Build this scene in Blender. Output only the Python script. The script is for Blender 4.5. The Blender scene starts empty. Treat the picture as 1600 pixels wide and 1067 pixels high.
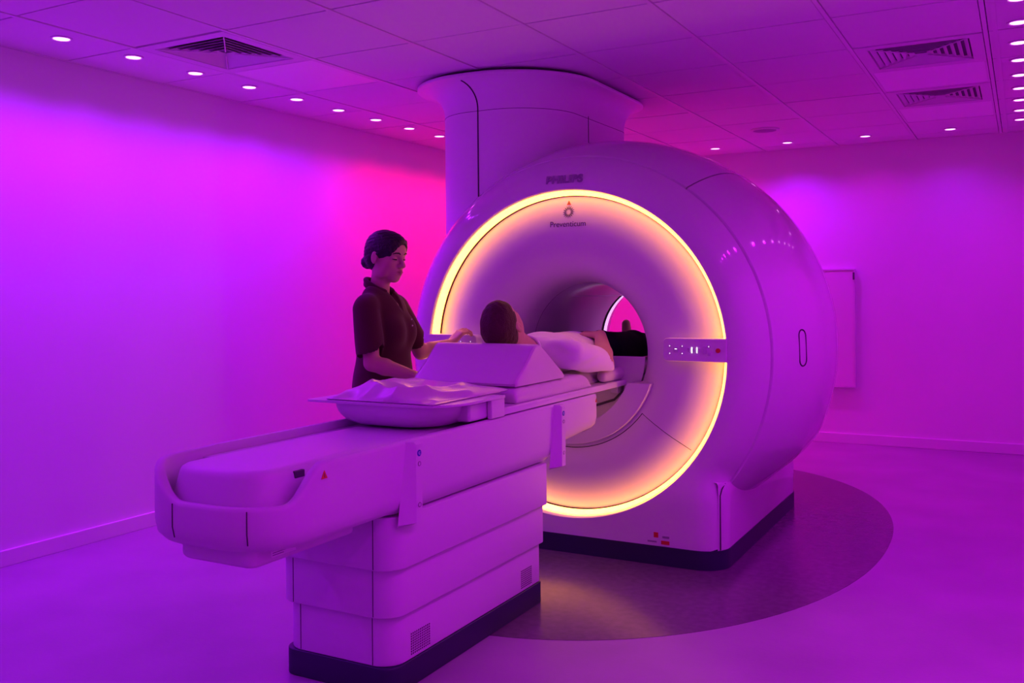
import bpy, bmesh, math, random
import numpy as np
from mathutils import Vector, Matrix

random.seed(7)
rng = np.random.default_rng(7)
PI = math.pi
sc = bpy.context.scene
COL = sc.collection

# ------------------------------------------------------------------ camera
F_PX, YAW, ROLL, CY, CAM_Z = 1461.12, 0.501, -0.009, 455.5, 1.282
cam_d = bpy.data.cameras.new('camera')
cam_d.sensor_fit = 'HORIZONTAL'
cam_d.sensor_width = 36.0
cam_d.lens = 36.0 * F_PX / 1600.0
cam_d.shift_y = -(533.5 - CY) / 1600.0
cam_d.clip_start = 0.02
cam = bpy.data.objects.new('camera', cam_d)
COL.objects.link(cam)
_c, _s = math.cos(YAW), math.sin(YAW)
_fw = Vector((-_s, _c, 0)); _rt0 = Vector((_c, _s, 0)); _up0 = Vector((0, 0, 1))
_rt = _rt0 * math.cos(ROLL) + _up0 * math.sin(ROLL)
_up = _up0 * math.cos(ROLL) - _rt0 * math.sin(ROLL)
cam.matrix_world = Matrix(((_rt.x, _up.x, -_fw.x, 0), (_rt.y, _up.y, -_fw.y, 0), (_rt.z, _up.z, -_fw.z, CAM_Z), (0, 0, 0, 1)))
sc.camera = cam

# ------------------------------------------------------------------ world, exposure, light colours
w = bpy.data.worlds.new('world'); sc.world = w; w.use_nodes = True
w.node_tree.nodes['Background'].inputs[0].default_value = (0.25, 0.02, 0.45, 1)
w.node_tree.nodes['Background'].inputs[1].default_value = 0.02
vs = sc.view_settings
vs.view_transform = 'Standard'; vs.look = 'None'; vs.gamma = 1.0; vs.use_curve_mapping = False
vs.exposure = 0.22
sc.cycles.adaptive_threshold = 0.03
sc.cycles.max_bounces = 6
sc.cycles.caustics_reflective = False
sc.cycles.caustics_refractive = False
sc.cycles.glossy_bounces = 3
sc.cycles.transmission_bounces = 2
VIOLET = (0.36, 0.0035, 1.0)
PURPLE = (0.62, 0.001, 0.92)
PINK = (1.0, 0.003, 0.20)
SPOT_W = 64.0           # one downlight
RING_STRENGTH = 8.0

# ------------------------------------------------------------------ helpers
def link(name, me, mat=None, parent=None, loc=None, smooth=False, auto=None):
    o = bpy.data.objects.new(name, me); COL.objects.link(o)
    if mat is not None and not me.materials: me.materials.append(mat)
    if parent is not None: o.parent = parent
    if loc is not None: o.location = loc
    if smooth:
        me.polygons.foreach_set('use_smooth', [True] * len(me.polygons))
        if auto: me.set_sharp_from_angle(angle=math.radians(auto))
    return o

def tag(o, label=None, cat=None, group=None, kind=None):
    if label: o['label'] = label
    if cat: o['category'] = cat
    if group: o['group'] = group
    if kind: o['kind'] = kind
    return o

def thing(name, label, cat, loc=(0, 0, 0), group=None):
    o = bpy.data.objects.new(name, None); COL.objects.link(o); o.location = loc
    o.empty_display_size = 0.1
    return tag(o, label, cat, group)

def pydata(name, v, f):
    me = bpy.data.meshes.new(name)
    me.from_pydata([tuple(p) for p in v], [], [tuple(int(i) for i in q) for q in f]); me.update()
    return me

class MB:
    """collects simple shapes into one mesh"""
    def __init__(s): s.v = []; s.f = []
    def add(s, v, f):
        n = len(s.v); s.v += [tuple(p) for p in v]; s.f += [tuple(i + n for i in q) for q in f]; return s
    def box(s, x0, x1, y0, y1, z0, z1):
        v = [(x0, y0, z0), (x1, y0, z0), (x1, y1, z0), (x0, y1, z0), (x0, y0, z1), (x1, y0, z1), (x1, y1, z1), (x0, y1, z1)]
        return s.add(v, [(3, 2, 1, 0), (4, 5, 6, 7), (0, 1, 5, 4), (1, 2, 6, 5), (2, 3, 7, 6), (3, 0, 4, 7)])
    def loft(s, rings, closed=True, cap0=True, cap1=True):
        n = len(rings[0]); v = [p for r in rings for p in r]; f = []
        m = n if closed else n - 1
        for k in range(len(rings) - 1):
            for i in range(m):
                j = (i + 1) % n
                f.append((k * n + i, k * n + j, (k + 1) * n + j, (k + 1) * n + i))
        if cap0: f.append(tuple(reversed(range(n))))
        if cap1: f.append(tuple((len(rings) - 1) * n + i for i in range(n)))
        return s.add(v, f)
    def tube(s, pts, r, seg=8, closed=False):
        pts = [Vector(p) for p in pts]; n = len(pts); rings = []
        prev = None
        for i, p in enumerate(pts):
            a = pts[(i - 1) % n] if (closed or i > 0) else p
            b = pts[(i + 1) % n] if (closed or i < n - 1) else p
            t = (b - a).normalized()
            if prev is None:
                u = t.orthogonal().normalized()
            else:
                u = (prev - t * prev.dot(t)).normalized()
            prev = u; q = t.cross(u)
            rr = r[i] if isinstance(r, (list, tuple)) else r
            rings.append([p + (u * math.cos(2 * PI * k / seg) + q * math.sin(2 * PI * k / seg)) * rr for k in range(seg)])
        if closed: rings.append(rings[0]); return s.loft(rings, True, False, False)
        return s.loft(rings)
    def build(s, name, mat, parent=None, smooth=False, auto=35, bevel=0, seg=2, loc=None):
        me = pydata(name, s.v, s.f)
        bm = bmesh.new(); bm.from_mesh(me)
        bmesh.ops.recalc_face_normals(bm, faces=bm.faces)
        bm.to_mesh(me); bm.free()
        o = link(name, me, mat, parent, loc, smooth or bevel > 0, auto)
        if bevel:
            m = o.modifiers.new('bevel', 'BEVEL'); m.width = bevel; m.segments = seg; m.limit_method = 'ANGLE'; m.angle_limit = math.radians(40)
        return o

def box(name, x0, x1, y0, y1, z0, z1, mat, parent=None, bevel=0, seg=2):
    return MB().box(x0, x1, y0, y1, z0, z1).build(name, mat, parent, bevel=bevel, seg=seg)

def rrect(x0, x1, y0, y1, r, seg=8):
    """rounded rectangle outline, counter-clockwise; r scalar or 4 radii (x1y1, x0y1, x0y0, x1y0)"""
    rs = r if isinstance(r, (list, tuple)) else (r,) * 4
    out = []
    for k, (cx, cy) in enumerate(((x1, y1), (x0, y1), (x0, y0), (x1, y0))):
        q = rs[k]; sx = -1 if cx == x1 else 1; sy = -1 if cy == y1 else 1
        for i in range(seg + 1):
            a = PI / 2 * k + PI / 2 * i / seg
            out.append((cx + sx * q + q * math.cos(a), cy + sy * q + q * math.sin(a)))
    return out

def rrprism(name, x0, x1, y0, y1, z0, z1, r, mat, parent=None, b=0.006, seg=8, taper=0.0):
    """upright prism on a rounded rectangle with softened top and bottom edges"""
    def ring(ins, z):
        rr = [max(q - ins, 0.002) for q in (r if isinstance(r, (list, tuple)) else (r,) * 4)]
        return [(x, y, z) for x, y in rrect(x0 + ins, x1 - ins, y0 + ins, y1 - ins, rr, seg)]
    R = []
    for k in range(4):
        a = PI / 2 * k / 3; R.append(ring(taper + b * (1 - math.sin(a)), z0 + b * (1 - math.cos(a))))
    for k in range(4):
        a = PI / 2 * k / 3; R.append(ring(b * (1 - math.cos(a)), z1 - b * (1 - math.sin(a))))
    return MB().loft(R).build(name, mat, parent, smooth=True, auto=40)

def text(name, body, size, mat, parent, mat_world, extrude=0.0006, bold=0.0, shear=0.0, space=1.0):
    cu = bpy.data.curves.new(name, 'FONT'); cu.body = body; cu.size = size; cu.extrude = extrude
    cu.offset = bold; cu.shear = shear; cu.space_character = space; cu.align_x = 'CENTER'; cu.align_y = 'CENTER'
    cu.materials.append(mat)
    tmp = bpy.data.objects.new(name + '_tmp', cu); COL.objects.link(tmp)
    me = bpy.data.meshes.new_from_object(tmp.evaluated_get(bpy.context.evaluated_depsgraph_get()))
    bpy.data.objects.remove(tmp)
    me.transform(mat_world); me.name = name
    o = link(name, me, mat, parent)
    return o

# ------------------------------------------------------------------ materials
def mat(name, col, rough=0.5, spec=0.5, coat=0.0, emit=None, strength=0.0, bump=None, vary=None, sheen=0.0, metal=0.0):
    m = bpy.data.materials.new(name); m.use_nodes = True
    nt = m.node_tree; b = nt.nodes['Principled BSDF']
    b.inputs['Base Color'].default_value = (*col, 1); b.inputs['Roughness'].default_value = rough
    b.inputs['Specular IOR Level'].default_value = spec; b.inputs['Coat Weight'].default_value = coat
    b.inputs['Coat Roughness'].default_value = 0.04; b.inputs['Metallic'].default_value = metal
    b.inputs['Sheen Weight'].default_value = sheen
    if emit:
        b.inputs['Emission Color'].default_value = (*emit, 1); b.inputs['Emission Strength'].default_value = strength
    tc = None
    if bump or vary:
        tc = nt.nodes.new('ShaderNodeTexCoord')
    if bump:
        sc_, st, det = bump
        n = nt.nodes.new('ShaderNodeTexNoise'); n.inputs['Scale'].default_value = sc_; n.inputs['Detail'].default_value = det
        bp = nt.nodes.new('ShaderNodeBump'); bp.inputs['Strength'].default_value = st; bp.inputs['Distance'].default_value = 0.01
        nt.links.new(tc.outputs['Object'], n.inputs['Vector']); nt.links.new(n.outputs[0], bp.inputs['Height'])
        nt.links.new(bp.outputs[0], b.inputs['Normal'])
    if vary:
        sc_, amt, det = vary
        n = nt.nodes.new('ShaderNodeTexNoise'); n.inputs['Scale'].default_value = sc_; n.inputs['Detail'].default_value = det
        r = nt.nodes.new('ShaderNodeValToRGB')
        r.color_ramp.elements[0].position = 0.3; r.color_ramp.elements[1].position = 0.7
        r.color_ramp.elements[0].color = (*[c * (1 - amt) for c in col], 1); r.color_ramp.elements[1].color = (*[min(1, c * (1 + amt)) for c in col], 1)
        nt.links.new(tc.outputs['Object'], n.inputs['Vector']); nt.links.new(n.outputs[0], r.inputs[0])
        nt.links.new(r.outputs[0], b.inputs['Base Color'])
    return m

M = {}
M['wall'] = mat('wall_paint', (0.84, 0.84, 0.84), 0.7, 0.2, bump=(140, 0.03, 3), vary=(1.3, 0.02, 2))
M['trim'] = mat('trim_paint', (0.82, 0.82, 0.82), 0.4)
M['floor'] = mat('vinyl_floor', (0.36, 0.36, 0.37), 0.38, 0.45, bump=(60, 0.05, 4), vary=(2.2, 0.10, 6))
M['inlay'] = mat('vinyl_inlay', (0.13, 0.12, 0.125), 0.20, 0.5, bump=(90, 0.05, 4), vary=(30, 0.12, 5))
M['tile'] = mat('ceiling_tile', (0.82, 0.82, 0.82), 0.85, 0.1, bump=(160, 0.10, 5))
M['tile_light'] = mat('opal_diffuser', (0.90, 0.90, 0.90), 0.35)
M['tee'] = mat('tee_white', (0.78, 0.78, 0.78), 0.45)
M['void'] = mat('dark_void', (0.03, 0.03, 0.035), 0.9, 0.1)
M['grille'] = mat('grille_white', (0.72, 0.72, 0.72), 0.4)
M['lens'] = mat('lamp_lens', (1, 1, 1), 0.4, emit=(1.0, 0.31, 1.0), strength=3.2)
M['gloss'] = mat('gloss_plastic', (0.72, 0.72, 0.73), 0.08, 0.5, coat=0.3)
M['satin'] = mat('satin_plastic', (0.74, 0.74, 0.75), 0.34, 0.45)
M['matte'] = mat('matte_plastic', (0.72, 0.72, 0.73), 0.5, 0.4, bump=(500, 0.02, 2))
M['column'] = mat('column_plastic', (0.84, 0.84, 0.84), 0.4, 0.4)
M['face'] = mat('face_plastic', (0.76, 0.76, 0.76), 0.42, 0.4)
M['bore'] = mat('bore_plastic', (0.72, 0.72, 0.73), 0.22, 0.5)
M['seam'] = mat('seam_dark', (0.07, 0.06, 0.07), 0.8, 0.1)
M['plinth'] = mat('plinth_navy', (0.018, 0.018, 0.055), 0.45)
M['ring'] = mat('ring_light', (1, 1, 1), 0.5, emit=(1.0, 0.31, 0.022), strength=RING_STRENGTH)
M['rear'] = mat('rear_light', (1, 1, 1), 0.5, emit=(0.85, 0.55, 1.0), strength=0.75)
M['groove'] = mat('groove_brown', (0.16, 0.10, 0.08), 0.7, 0.2)
M['ink'] = mat('ink_grey', (0.10, 0.09, 0.11), 0.6)
M['ink_soft'] = mat('ink_soft', (0.30, 0.28, 0.33), 0.5)
M['orange'] = mat('label_orange', (0.75, 0.22, 0.03), 0.5)
M['red'] = mat('label_red', (0.60, 0.03, 0.02), 0.5)
M['blue'] = mat('label_blue', (0.03, 0.05, 0.45), 0.5)
M['white'] = mat('label_white', (0.9, 0.9, 0.9), 0.4)
M['display'] = mat('display_lit', (1, 1, 1), 0.4, emit=(1, 0.9, 1), strength=1.2)
M['key'] = mat('key_grey', (0.60, 0.60, 0.63), 0.35)
M['vinyl'] = mat('cushion_vinyl', (0.72, 0.68, 0.70), 0.38, 0.45, bump=(35, 0.05, 3))
M['sheet'] = mat('pad_vinyl', (0.72, 0.66, 0.69), 0.28, 0.5, bump=(18, 0.10, 3))
M['tunic'] = mat('tunic_cloth', (0.075, 0.012, 0.024), 0.85, 0.2, bump=(320, 0.15, 2), sheen=0.15)
M['trouser'] = mat('trouser_cloth', (0.012, 0.012, 0.022), 0.85, 0.15, bump=(200, 0.2, 2))
M['shirt'] = mat('shirt_cloth', (0.84, 0.84, 0.86), 0.85, 0.15, bump=(260, 0.12, 2), sheen=0.1)
M['hair'] = mat('hair_black', (0.012, 0.009, 0.010), 0.42, 0.4, bump=(120, 0.4, 4))
M['hair2'] = mat('hair_brown', (0.075, 0.036, 0.024), 0.55, 0.3, bump=(160, 0.6, 4))
M['shoe'] = mat('shoe_dark', (0.02, 0.02, 0.025), 0.5)
M['brow'] = mat('brow_dark', (0.02, 0.012, 0.012), 0.7)

def skin_mat(name, base):
    m = mat(name, base, 0.48, 0.4, bump=(220, 0.04, 2))
    nt = m.node_tree; b = nt.nodes['Principled BSDF']
    at = nt.nodes.new('ShaderNodeAttribute'); at.attribute_name = 'tone'
    nt.links.new(at.outputs['Color'], b.inputs['Base Color'])
    b.inputs['Subsurface Weight'].default_value = 0.0
    b.inputs['Subsurface Radius'].default_value = (0.01, 0.004, 0.002)
    b.inputs['Subsurface Scale'].default_value = 0.6
    return m
M['skin_w'] = skin_mat('skin_light', (0.55, 0.33, 0.24))
M['skin_m'] = skin_mat('skin_fair', (0.60, 0.36, 0.27))

# ------------------------------------------------------------------ room
XL, XR, YF, YB, H = -4.255, 0.36, -0.62, 8.128, 2.47
floor = tag(box('floor', XL, XR, YF, YB, -0.08, 0.0, M['floor']), kind='structure')
GX, GY, GZ = -1.984, 4.945, 0.978         # scanner axis
# dark oval of vinyl let into the floor round the scanner
ov = []
for i in range(128):
    a = 2 * PI * i / 128; e = 2 / 2.15
    ca, sa = math.cos(a), math.sin(a)
    ov.append((GX + 1.385 * math.copysign(abs(ca) ** e, ca), GY + 1.95 * math.copysign(abs(sa) ** e, sa)))
MB().loft([[(x, y, -0.01) for x, y in ov], [(x, y, 0.0012) for x, y in ov]]).build('floor_inlay', M['inlay'], floor)
tag(box('wall_left', XL - 0.12, XL, YF - 0.12, YB + 0.12, -0.08, 2.62, M['wall']), kind='structure')
tag(box('wall_back', XL, XR, YB, YB + 0.12, -0.08, 2.62, M['wall']), kind='structure')
tag(box('wall_right', XR, XR + 0.12, YF - 0.12, YB + 0.12, -0.08, 2.62, M['wall']), kind='structure')
tag(box('wall_front', XL, XR, YF - 0.12, YF, -0.08, 2.62, M['wall']), kind='structure')
tag(box('baseboard_left', XL, XL + 0.014, YF, YB, 0, 0.078, M['trim'], bevel=0.003), kind='structure')
tag(box('baseboard_back', XL + 0.014, XR - 0.014, YB - 0.014, YB, 0, 0.082, M['trim'], bevel=0.003), kind='structure')
tag(box('baseboard_right', XR - 0.014, XR, YF, YB, 0, 0.08, M['trim'], bevel=0.003), kind='structure')

ceiling = tag(box('ceiling', XL, XR, YF, YB, H + 0.07, H + 0.14, M['void']), kind='structure')
xe = [XL] + [-3.748 + 0.6 * i for i in range(7)] + [XR]
ye = [2.476 + 0.6 * j for j in range(-5, 10)] + [YB]
ye[0] = YF
# what sits in a grid cell instead of a tile: (column, y of the cell's near edge)
DIFF = [(1, 3.076), (6, 4.876), (6, 6.076)]
PANEL = [(1, 3.676), (6, 5.476), (6, 6.676)]
def cell(i, y0, lst): return any(c == i and abs(y - y0) < 0.02 for c, y in lst)
share = {}
for i in range(len(xe) - 1):
    for j in range(len(ye) - 1):
        y0, y1 = ye[j], ye[j + 1]
        if cell(i, y0, DIFF) or cell(i, y0, PANEL): continue
        wx, wy = xe[i + 1] - xe[i], y1 - y0
        key = (round(wx, 3), round(wy, 3))
        if key not in share:
            gx, gy = wx / 2 - 0.0135, wy / 2 - 0.0055
            mb = MB(); mb.box(-gx, gx, -gy, gy, 0.0, 0.018)
            share[key] = pydata('ceiling_tile', mb.v, mb.f); share[key].materials.append(M['tile'])
        link('ceiling_tile', share[key], None, ceiling, ((xe[i] + xe[i + 1]) / 2, (y0 + y1) / 2, H + random.uniform(-0.0008, 0.0012)))
for i, x in enumerate(xe[1:-1]):
    box('ceiling_tee', x - 0.0095, x + 0.0095, YF, YB, H - 0.004, H + 0.012, M['tee'], ceiling)
    if i == 6: box('ceiling_tee', x + 0.03, x + 0.05, YF, YB, H - 0.004, H + 0.012, M['tee'], ceiling)
box('ceiling_edge', XL, XL + 0.02, YF, YB, H - 0.003, H + 0.012, M['tee'], ceiling)
box('ceiling_edge', XL, XR, YB - 0.02, YB, H - 0.003, H + 0.012, M['tee'], ceiling)
box('ceiling_edge', XR - 0.02, XR, YF, YB, H - 0.003, H + 0.012, M['tee'], ceiling)

def diffuser(i, y0, label):
    x0, x1, y1 = xe[i] + 0.013, xe[i + 1] - 0.013, y0 + 0.6 - 0.004
    y0 = y0 + 0.004; cx, cy = (x0 + x1) / 2, (y0 + y1) / 2; hx, hy = (x1 - x0) / 2, (y1 - y0) / 2
    t = thing('air_diffuser', label, 'air vent', (cx, cy, H), 'square ceiling air vents')
    fr = MB()
    def ring(o, z): return [(-o * hx, -o * hy, z), (o * hx, -o * hy, z), (o * hx, o * hy, z), (-o * hx, o * hy, z)]
    fr.loft([ring(1, 0.012), ring(1, -0.004), ring(0.80, -0.004), ring(0.78, 0.012)], True, False, False)
    fr.build('frame', M['grille'], t)
    MB().box(-hx * 0.98, hx * 0.98, -hy * 0.98, hy * 0.98, 0.0145, 0.017).build('duct_back', M['ink'], t)
    for k in range(6):
        o = 0.77 - 0.115 * k; q = o - 0.07
        for s in range(4):                       # each side of each louvre ring is a blade of its own
            a, b = ring(o, -0.001)[s], ring(o, -0.001)[(s + 1) % 4]
            c, d = ring(q, 0.0125)[(s + 1) % 4], ring(q, 0.0125)[s]
            v = [a, b, c, d] + [(p[0], p[1], p[2] + 0.0018) for p in (a, b, c, d)]
            MB().add(v, [(0, 1, 2, 3), (7, 6, 5, 4), (0, 4, 5, 1), (1, 5, 6, 2), (2, 6, 7, 3), (3, 7, 4, 0)]).build('louvre_blade', M['grille'], t)
    for sx in (-1, 1):
        for sy in (-1, 1):
            MB().tube([(sx * hx * 0.78, sy * hy * 0.78, -0.002), (sx * hx * 0.1, sy * hy * 0.1, -0.001)], 0.0035, 5).build('mitre_bar', M['grille'], t)
diffuser(1, 3.076, 'square four-way air vent near the left wall')
diffuser(6, 4.876, 'larger-looking square air vent at upper right, nearer the camera')
diffuser(6, 6.076, 'smaller-looking square air vent at upper right, nearer the back wall')
for (i, y0), lab in zip(PANEL, ('pale flat ceiling light panel beside the left air vent', 'pale flat ceiling panel between the two right air vents', 'pale flat ceiling panel behind the farther right air vent')):
    t = thing('ceiling_light_panel', lab, 'light panel', ((xe[i] + xe[i + 1]) / 2, y0 + 0.3, H), 'unlit square ceiling light panels')
    MB().box(-0.285, 0.285, -0.294, 0.294, 0.0, 0.014).build('diffuser_sheet', M['tile_light'], t)
    mb = MB()
    for a in ((-0.287, -0.275, -0.296, 0.296), (0.275, 0.287, -0.296, 0.296), (-0.275, 0.275, -0.296, -0.284), (-0.275, 0.275, 0.284, 0.296)):
        mb.box(*a, -0.003, 0.0)
    mb.build('frame', M['tee'], t)
t = thing('ceiling_speaker', 'round flat ceiling speaker grille above the back of the scanner', 'speaker', (-1.68, 7.0, H))
def disc(r, z, n=32): return [(r * math.cos(2 * PI * k / n), r * math.sin(2 * PI * k / n), z) for k in range(n)]
MB().loft([disc(0.105, 0), disc(0.105, -0.008), disc(0.092, -0.014), disc(0.085, -0.010)]).build('rim', M['grille'], t, smooth=True)
MB().loft([disc(0.084, -0.0101), disc(0.05, -0.013), disc(0.01, -0.0135)]).build('grille', M['ink_soft'], t, smooth=True)

# ------------------------------------------------------------------ downlights (their light lives here)
ORD = ['first', 'second', 'third', 'fourth', 'fifth', 'sixth', 'seventh', 'eighth', 'ninth', 'tenth', 'eleventh', 'twelfth', 'thirteenth', 'fourteenth', 'fifteenth', 'sixteenth', 'seventeenth', 'eighteenth', 'nineteenth', 'twentieth']
bez = MB().loft([disc(0.047, 0.0), disc(0.047, -0.004), disc(0.040, -0.006), disc(0.0345, -0.002)], True, True, False)
len_ = MB().loft([disc(0.034, -0.0015), disc(0.034, -0.0045), disc(0.02, -0.0065)])
bez_me = pydata('bezel', bez.v, bez.f); bez_me.materials.append(M['tee'])
len_me = pydata('lens', len_.v, len_.f); len_me.materials.append(M['lens'])
def downlight(x, y, label, group, color, power, angle=140, blend=1.0, tilt=(0, 0)):
    t = thing('downlight', label, 'downlight', (x, y, H - 0.001), group)
    link('bezel', bez_me, None, t); link('lens', len_me, None, t)
    if power > 0:
        l = bpy.data.lights.new('downlight_lamp', 'SPOT'); l.energy = power; l.color = color
        l.spot_size = math.radians(angle); l.spot_blend = blend; l.shadow_soft_size = 0.03
        lo = bpy.data.objects.new('downlight_lamp', l); COL.objects.link(lo); lo.parent = t
        lo.location = (0, 0, -0.012); lo.rotation_euler = (math.radians(tilt[1]), math.radians(tilt[0]), 0)
    return t
def mix(a, b, k): return tuple(p + (q - p) * k for p, q in zip(a, b))
for n in range(-7, 13):
    y = 2.79 + 0.3975 * n
    if y > 7.75: continue
    k = min(1, max(0, (y - 5.0) / 0.4))
    colr = mix(VIOLET, PINK, k)
    gain = 0.51 + 0.16 * math.exp(-((y - 4.3) / 0.35) ** 2) + 0.2 * math.exp(-((y - 3.0) / 0.35) ** 2) + 0.02 * k - 0.22 * math.exp(-((y - 4.95) / 0.3) ** 2)
    if n < 0: lab = 'round white downlight of the left ceiling row, %s before the picture edge' % ORD[-n - 1]
    elif n < 9: lab = 'round white downlight along the left wall, %s from the left picture edge' % ORD[n]
    else: lab = 'round white downlight of the left row hidden behind the column, %s beyond it' % ORD[n - 9]
    downlight(-3.885, y, lab, 'downlights along the left wall', colr, SPOT_W * gain)
for n, (x, colr, g) in enumerate(((-2.86, PINK, 0.8), (-2.265, mix(VIOLET, PINK, .5), 0.8), (-1.67, VIOLET, 0.80), (-1.075, PURPLE, 0.22), (-0.475, VIOLET, 0.30))):
    lab = ('round white downlight of the back row hidden behind the column', 'round white downlight at the back wall just right of the scanner top', 'round white downlight by the ceiling speaker on the back row', 'brightest round downlight in the back row, second from right', 'round white downlight on the back row behind the right air vents')[n]
    downlight(x, 7.71, lab, 'downlights along the back wall', colr, SPOT_W * g)
for n in range(0, 20):
    y = 7.53 - 0.395 * n
    if y < -0.2: break
    lab = ('round white downlight on the right picture edge, %s counting from the back wall' if n < 8 else 'round white downlight of the right row outside the picture, %s from the back wall') % ORD[n]
    downlight(-0.012, y, lab, 'downlights along the right wall', PURPLE, SPOT_W * (0.26 if n < 8 else 0.43), 130, 1.0)

# ------------------------------------------------------------------ wall panel on the back wall
t = thing('wall_panel', 'thin pale rectangular board on the back wall beside the scanner', 'board', (-1.72, YB - 0.001, 0.955))
MB().box(-0.49, 0.49, -0.030, 0.0, -0.478, 0.478).build('board', M['trim'], t, bevel=0.003)
mb = MB()
for a in ((-0.5, 0.5, -0.036, 0.0, 0.478, 0.49), (-0.5, 0.5, -0.036, 0.0, -0.49, -0.478), (-0.5, -0.49, -0.036, 0.0, -0.478, 0.478), (0.49, 0.5, -0.036, 0.0, -0.478, 0.478)): mb.box(*a)
mb.build('frame', M['satin'], t)
MB().box(0.486, 0.499, -0.044, -0.036, 0.40, 0.46).build('latch', M['ink'], t)

# ------------------------------------------------------------------ MRI scanner
mri = thing('mri_scanner', 'large glossy white ring-shaped scanner with glowing orange light ring', 'scanner', (GX, GY, 0))
def L(x, y, z): return (x - GX, y - GY, z)          # world -> scanner-local
def sstep(a, b, x):
    t_ = np.clip((x - a) / (b - a), 0, 1); return t_ * t_ * (3 - 2 * t_)
BW, BC = 0.782, 0.13                                # base half width, corner radius
BY0, BY1 = 4.15, 5.74
def front_corner(ax):                               # y of the base's front outline at |x|
    if ax <= BW - BC: return BY0
    return BY0 + BC - math.sqrt(max(0.0, BC * BC - (ax - BW + BC) ** 2))
def y_front(r, z):
    yc = 4.166 + 0.11 * max(0.0, (r - 0.835) / 0.14) ** 2.0
    return yc
R_SEAM = 0.975
# front cover: grid from the light ring to the seam / to the foot of the base
NT = 240; rows = []
ts = [0, 0.02, 0.06, 0.15, 0.3, 0.45, 0.6, 0.75, 0.88, 0.95, 1.0]
outer = []
for i in range(NT):
    a = 2 * PI * i / NT; ca, sa = math.cos(a), math.sin(a)
    R = R_SEAM
    if sa < 0:
        R = max(R_SEAM, 0.752 / max(abs(ca), 1e-6)) if abs(ca) > 1e-6 else 9
        R = min(R, (GZ - 0.088) / abs(sa))
    outer.append((a, R))
def fc_pt(a, r):
    x, z = r * math.cos(a), GZ + r * math.sin(a)
    wgt = float(sstep(0.50, 0.32, z)) if z < 0.5 else 0.0
    y = y_front(min(r, R_SEAM), z) * (1 - wgt) + front_corner(abs(x)) * wgt
    return x, y, z
rings = []
r_in = 0.802
rings.append([L(GX + 0.796 * math.cos(a), 4.22, GZ + 0.796 * math.sin(a)) for a, R in outer])
rings.append([L(GX + 0.800 * math.cos(a), 4.178, GZ + 0.800 * math.sin(a)) for a, R in outer])
for t_ in ts:
    ring = []
    for a, R in outer:
        r = r_in + 0.004 + (R - r_in - 0.004) * t_
        x, y, z = fc_pt(a, r)
        ring.append(L(GX + x, y, z))
    rings.append(ring)
last = rings[-1]
rings.append([(p[0] * 0.996, p[1] + 0.012, GZ + (p[2] - GZ) * 0.996) for p in last])
rings.append([(p[0] * 0.975, p[1] + 0.05, GZ + (p[2] - GZ) * 0.975) for p in last])
MB().loft(rings, True, False, False).build('front_cover', M['gloss'], mri, smooth=True, auto=50)

# barrel covers behind the seam: top, left, right, each its own shell
Y0, Y1, YM = 4.290, 5.60, 4.945
def r_barrel(y, a):
    u = abs((y - YM) / ((Y1 - Y0) / 2)); base = 0.984; rm = 1.128
    g = 1.0
    if math.sin(a) < 0:
        d = math.degrees(math.asin(min(1, abs(math.sin(a)))))
        g = 1 - 0.52 * float(sstep(22, 44, d))
    return base + (rm - base) * (1 - u ** 2.5) * g
def barrel(name, a0, a1, n, gap=0.0035):
    rows = []
    ys = [Y0 + (Y1 - Y0) * (0.5 - 0.5 * math.cos(PI * k / 40)) for k in range(41)]
    al = [a0 + gap + (a1 - a0 - 2 * gap) * k / n for k in range(n + 1)]
    def row(y, k): return [L(GX + (r_barrel(y, a) - k) * math.cos(a), y, max(0.10, GZ + (r_barrel(y, a) - k) * math.sin(a))) for a in al]
    rows.append(row(ys[0] + 0.05, 0.045)); rows.append(row(ys[0] + 0.004, 0.02)); rows.append(row(ys[0], 0.006))
    rows += [row(y, 0.0) for y in ys[1:-1]]
    rows.append(row(ys[-1], 0.006)); rows.append(row(ys[-1] - 0.004, 0.02)); rows.append(row(ys[-1] - 0.05, 0.045))
    # turn the long edges inward so the seams read as grooves
    out = []
    for r_ in rows:
        def sink(p): return (p[0] * 0.975, p[1], GZ + (p[2] - GZ) * 0.975)
        out.append([sink(r_[0])] + r_ + [sink(r_[-1])])
    return MB().loft(out, False, False, False).build(name, M['gloss'], mri, smooth=True, auto=45)
D = math.radians
barrel('top_cover', D(53.4), D(126.6), 60)
side_r = barrel('side_cover', D(-58), D(53.4), 100)
barrel('side_cover', D(126.6), D(238), 100)
# dark liner under the seams
rings = []
for y, r in ((4.24, 0.80), (4.30, 0.955), (4.6, 1.03), (4.945, 1.085), (5.3, 1.03), (5.59, 0.955), (5.64, 0.80)):
    rings.append([L(GX + r * (0.84 if math.sin(2 * PI * k / 96) < -0.55 else 1) * math.cos(2 * PI * k / 96), y, max(0.12, GZ + r * (0.84 if math.sin(2 * PI * k / 96) < -0.55 else 1) * math.sin(2 * PI * k / 96))) for k in range(96)])
MB().loft(rings, True, False, False).build('inner_shell', M['seam'], mri, smooth=True)
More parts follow.
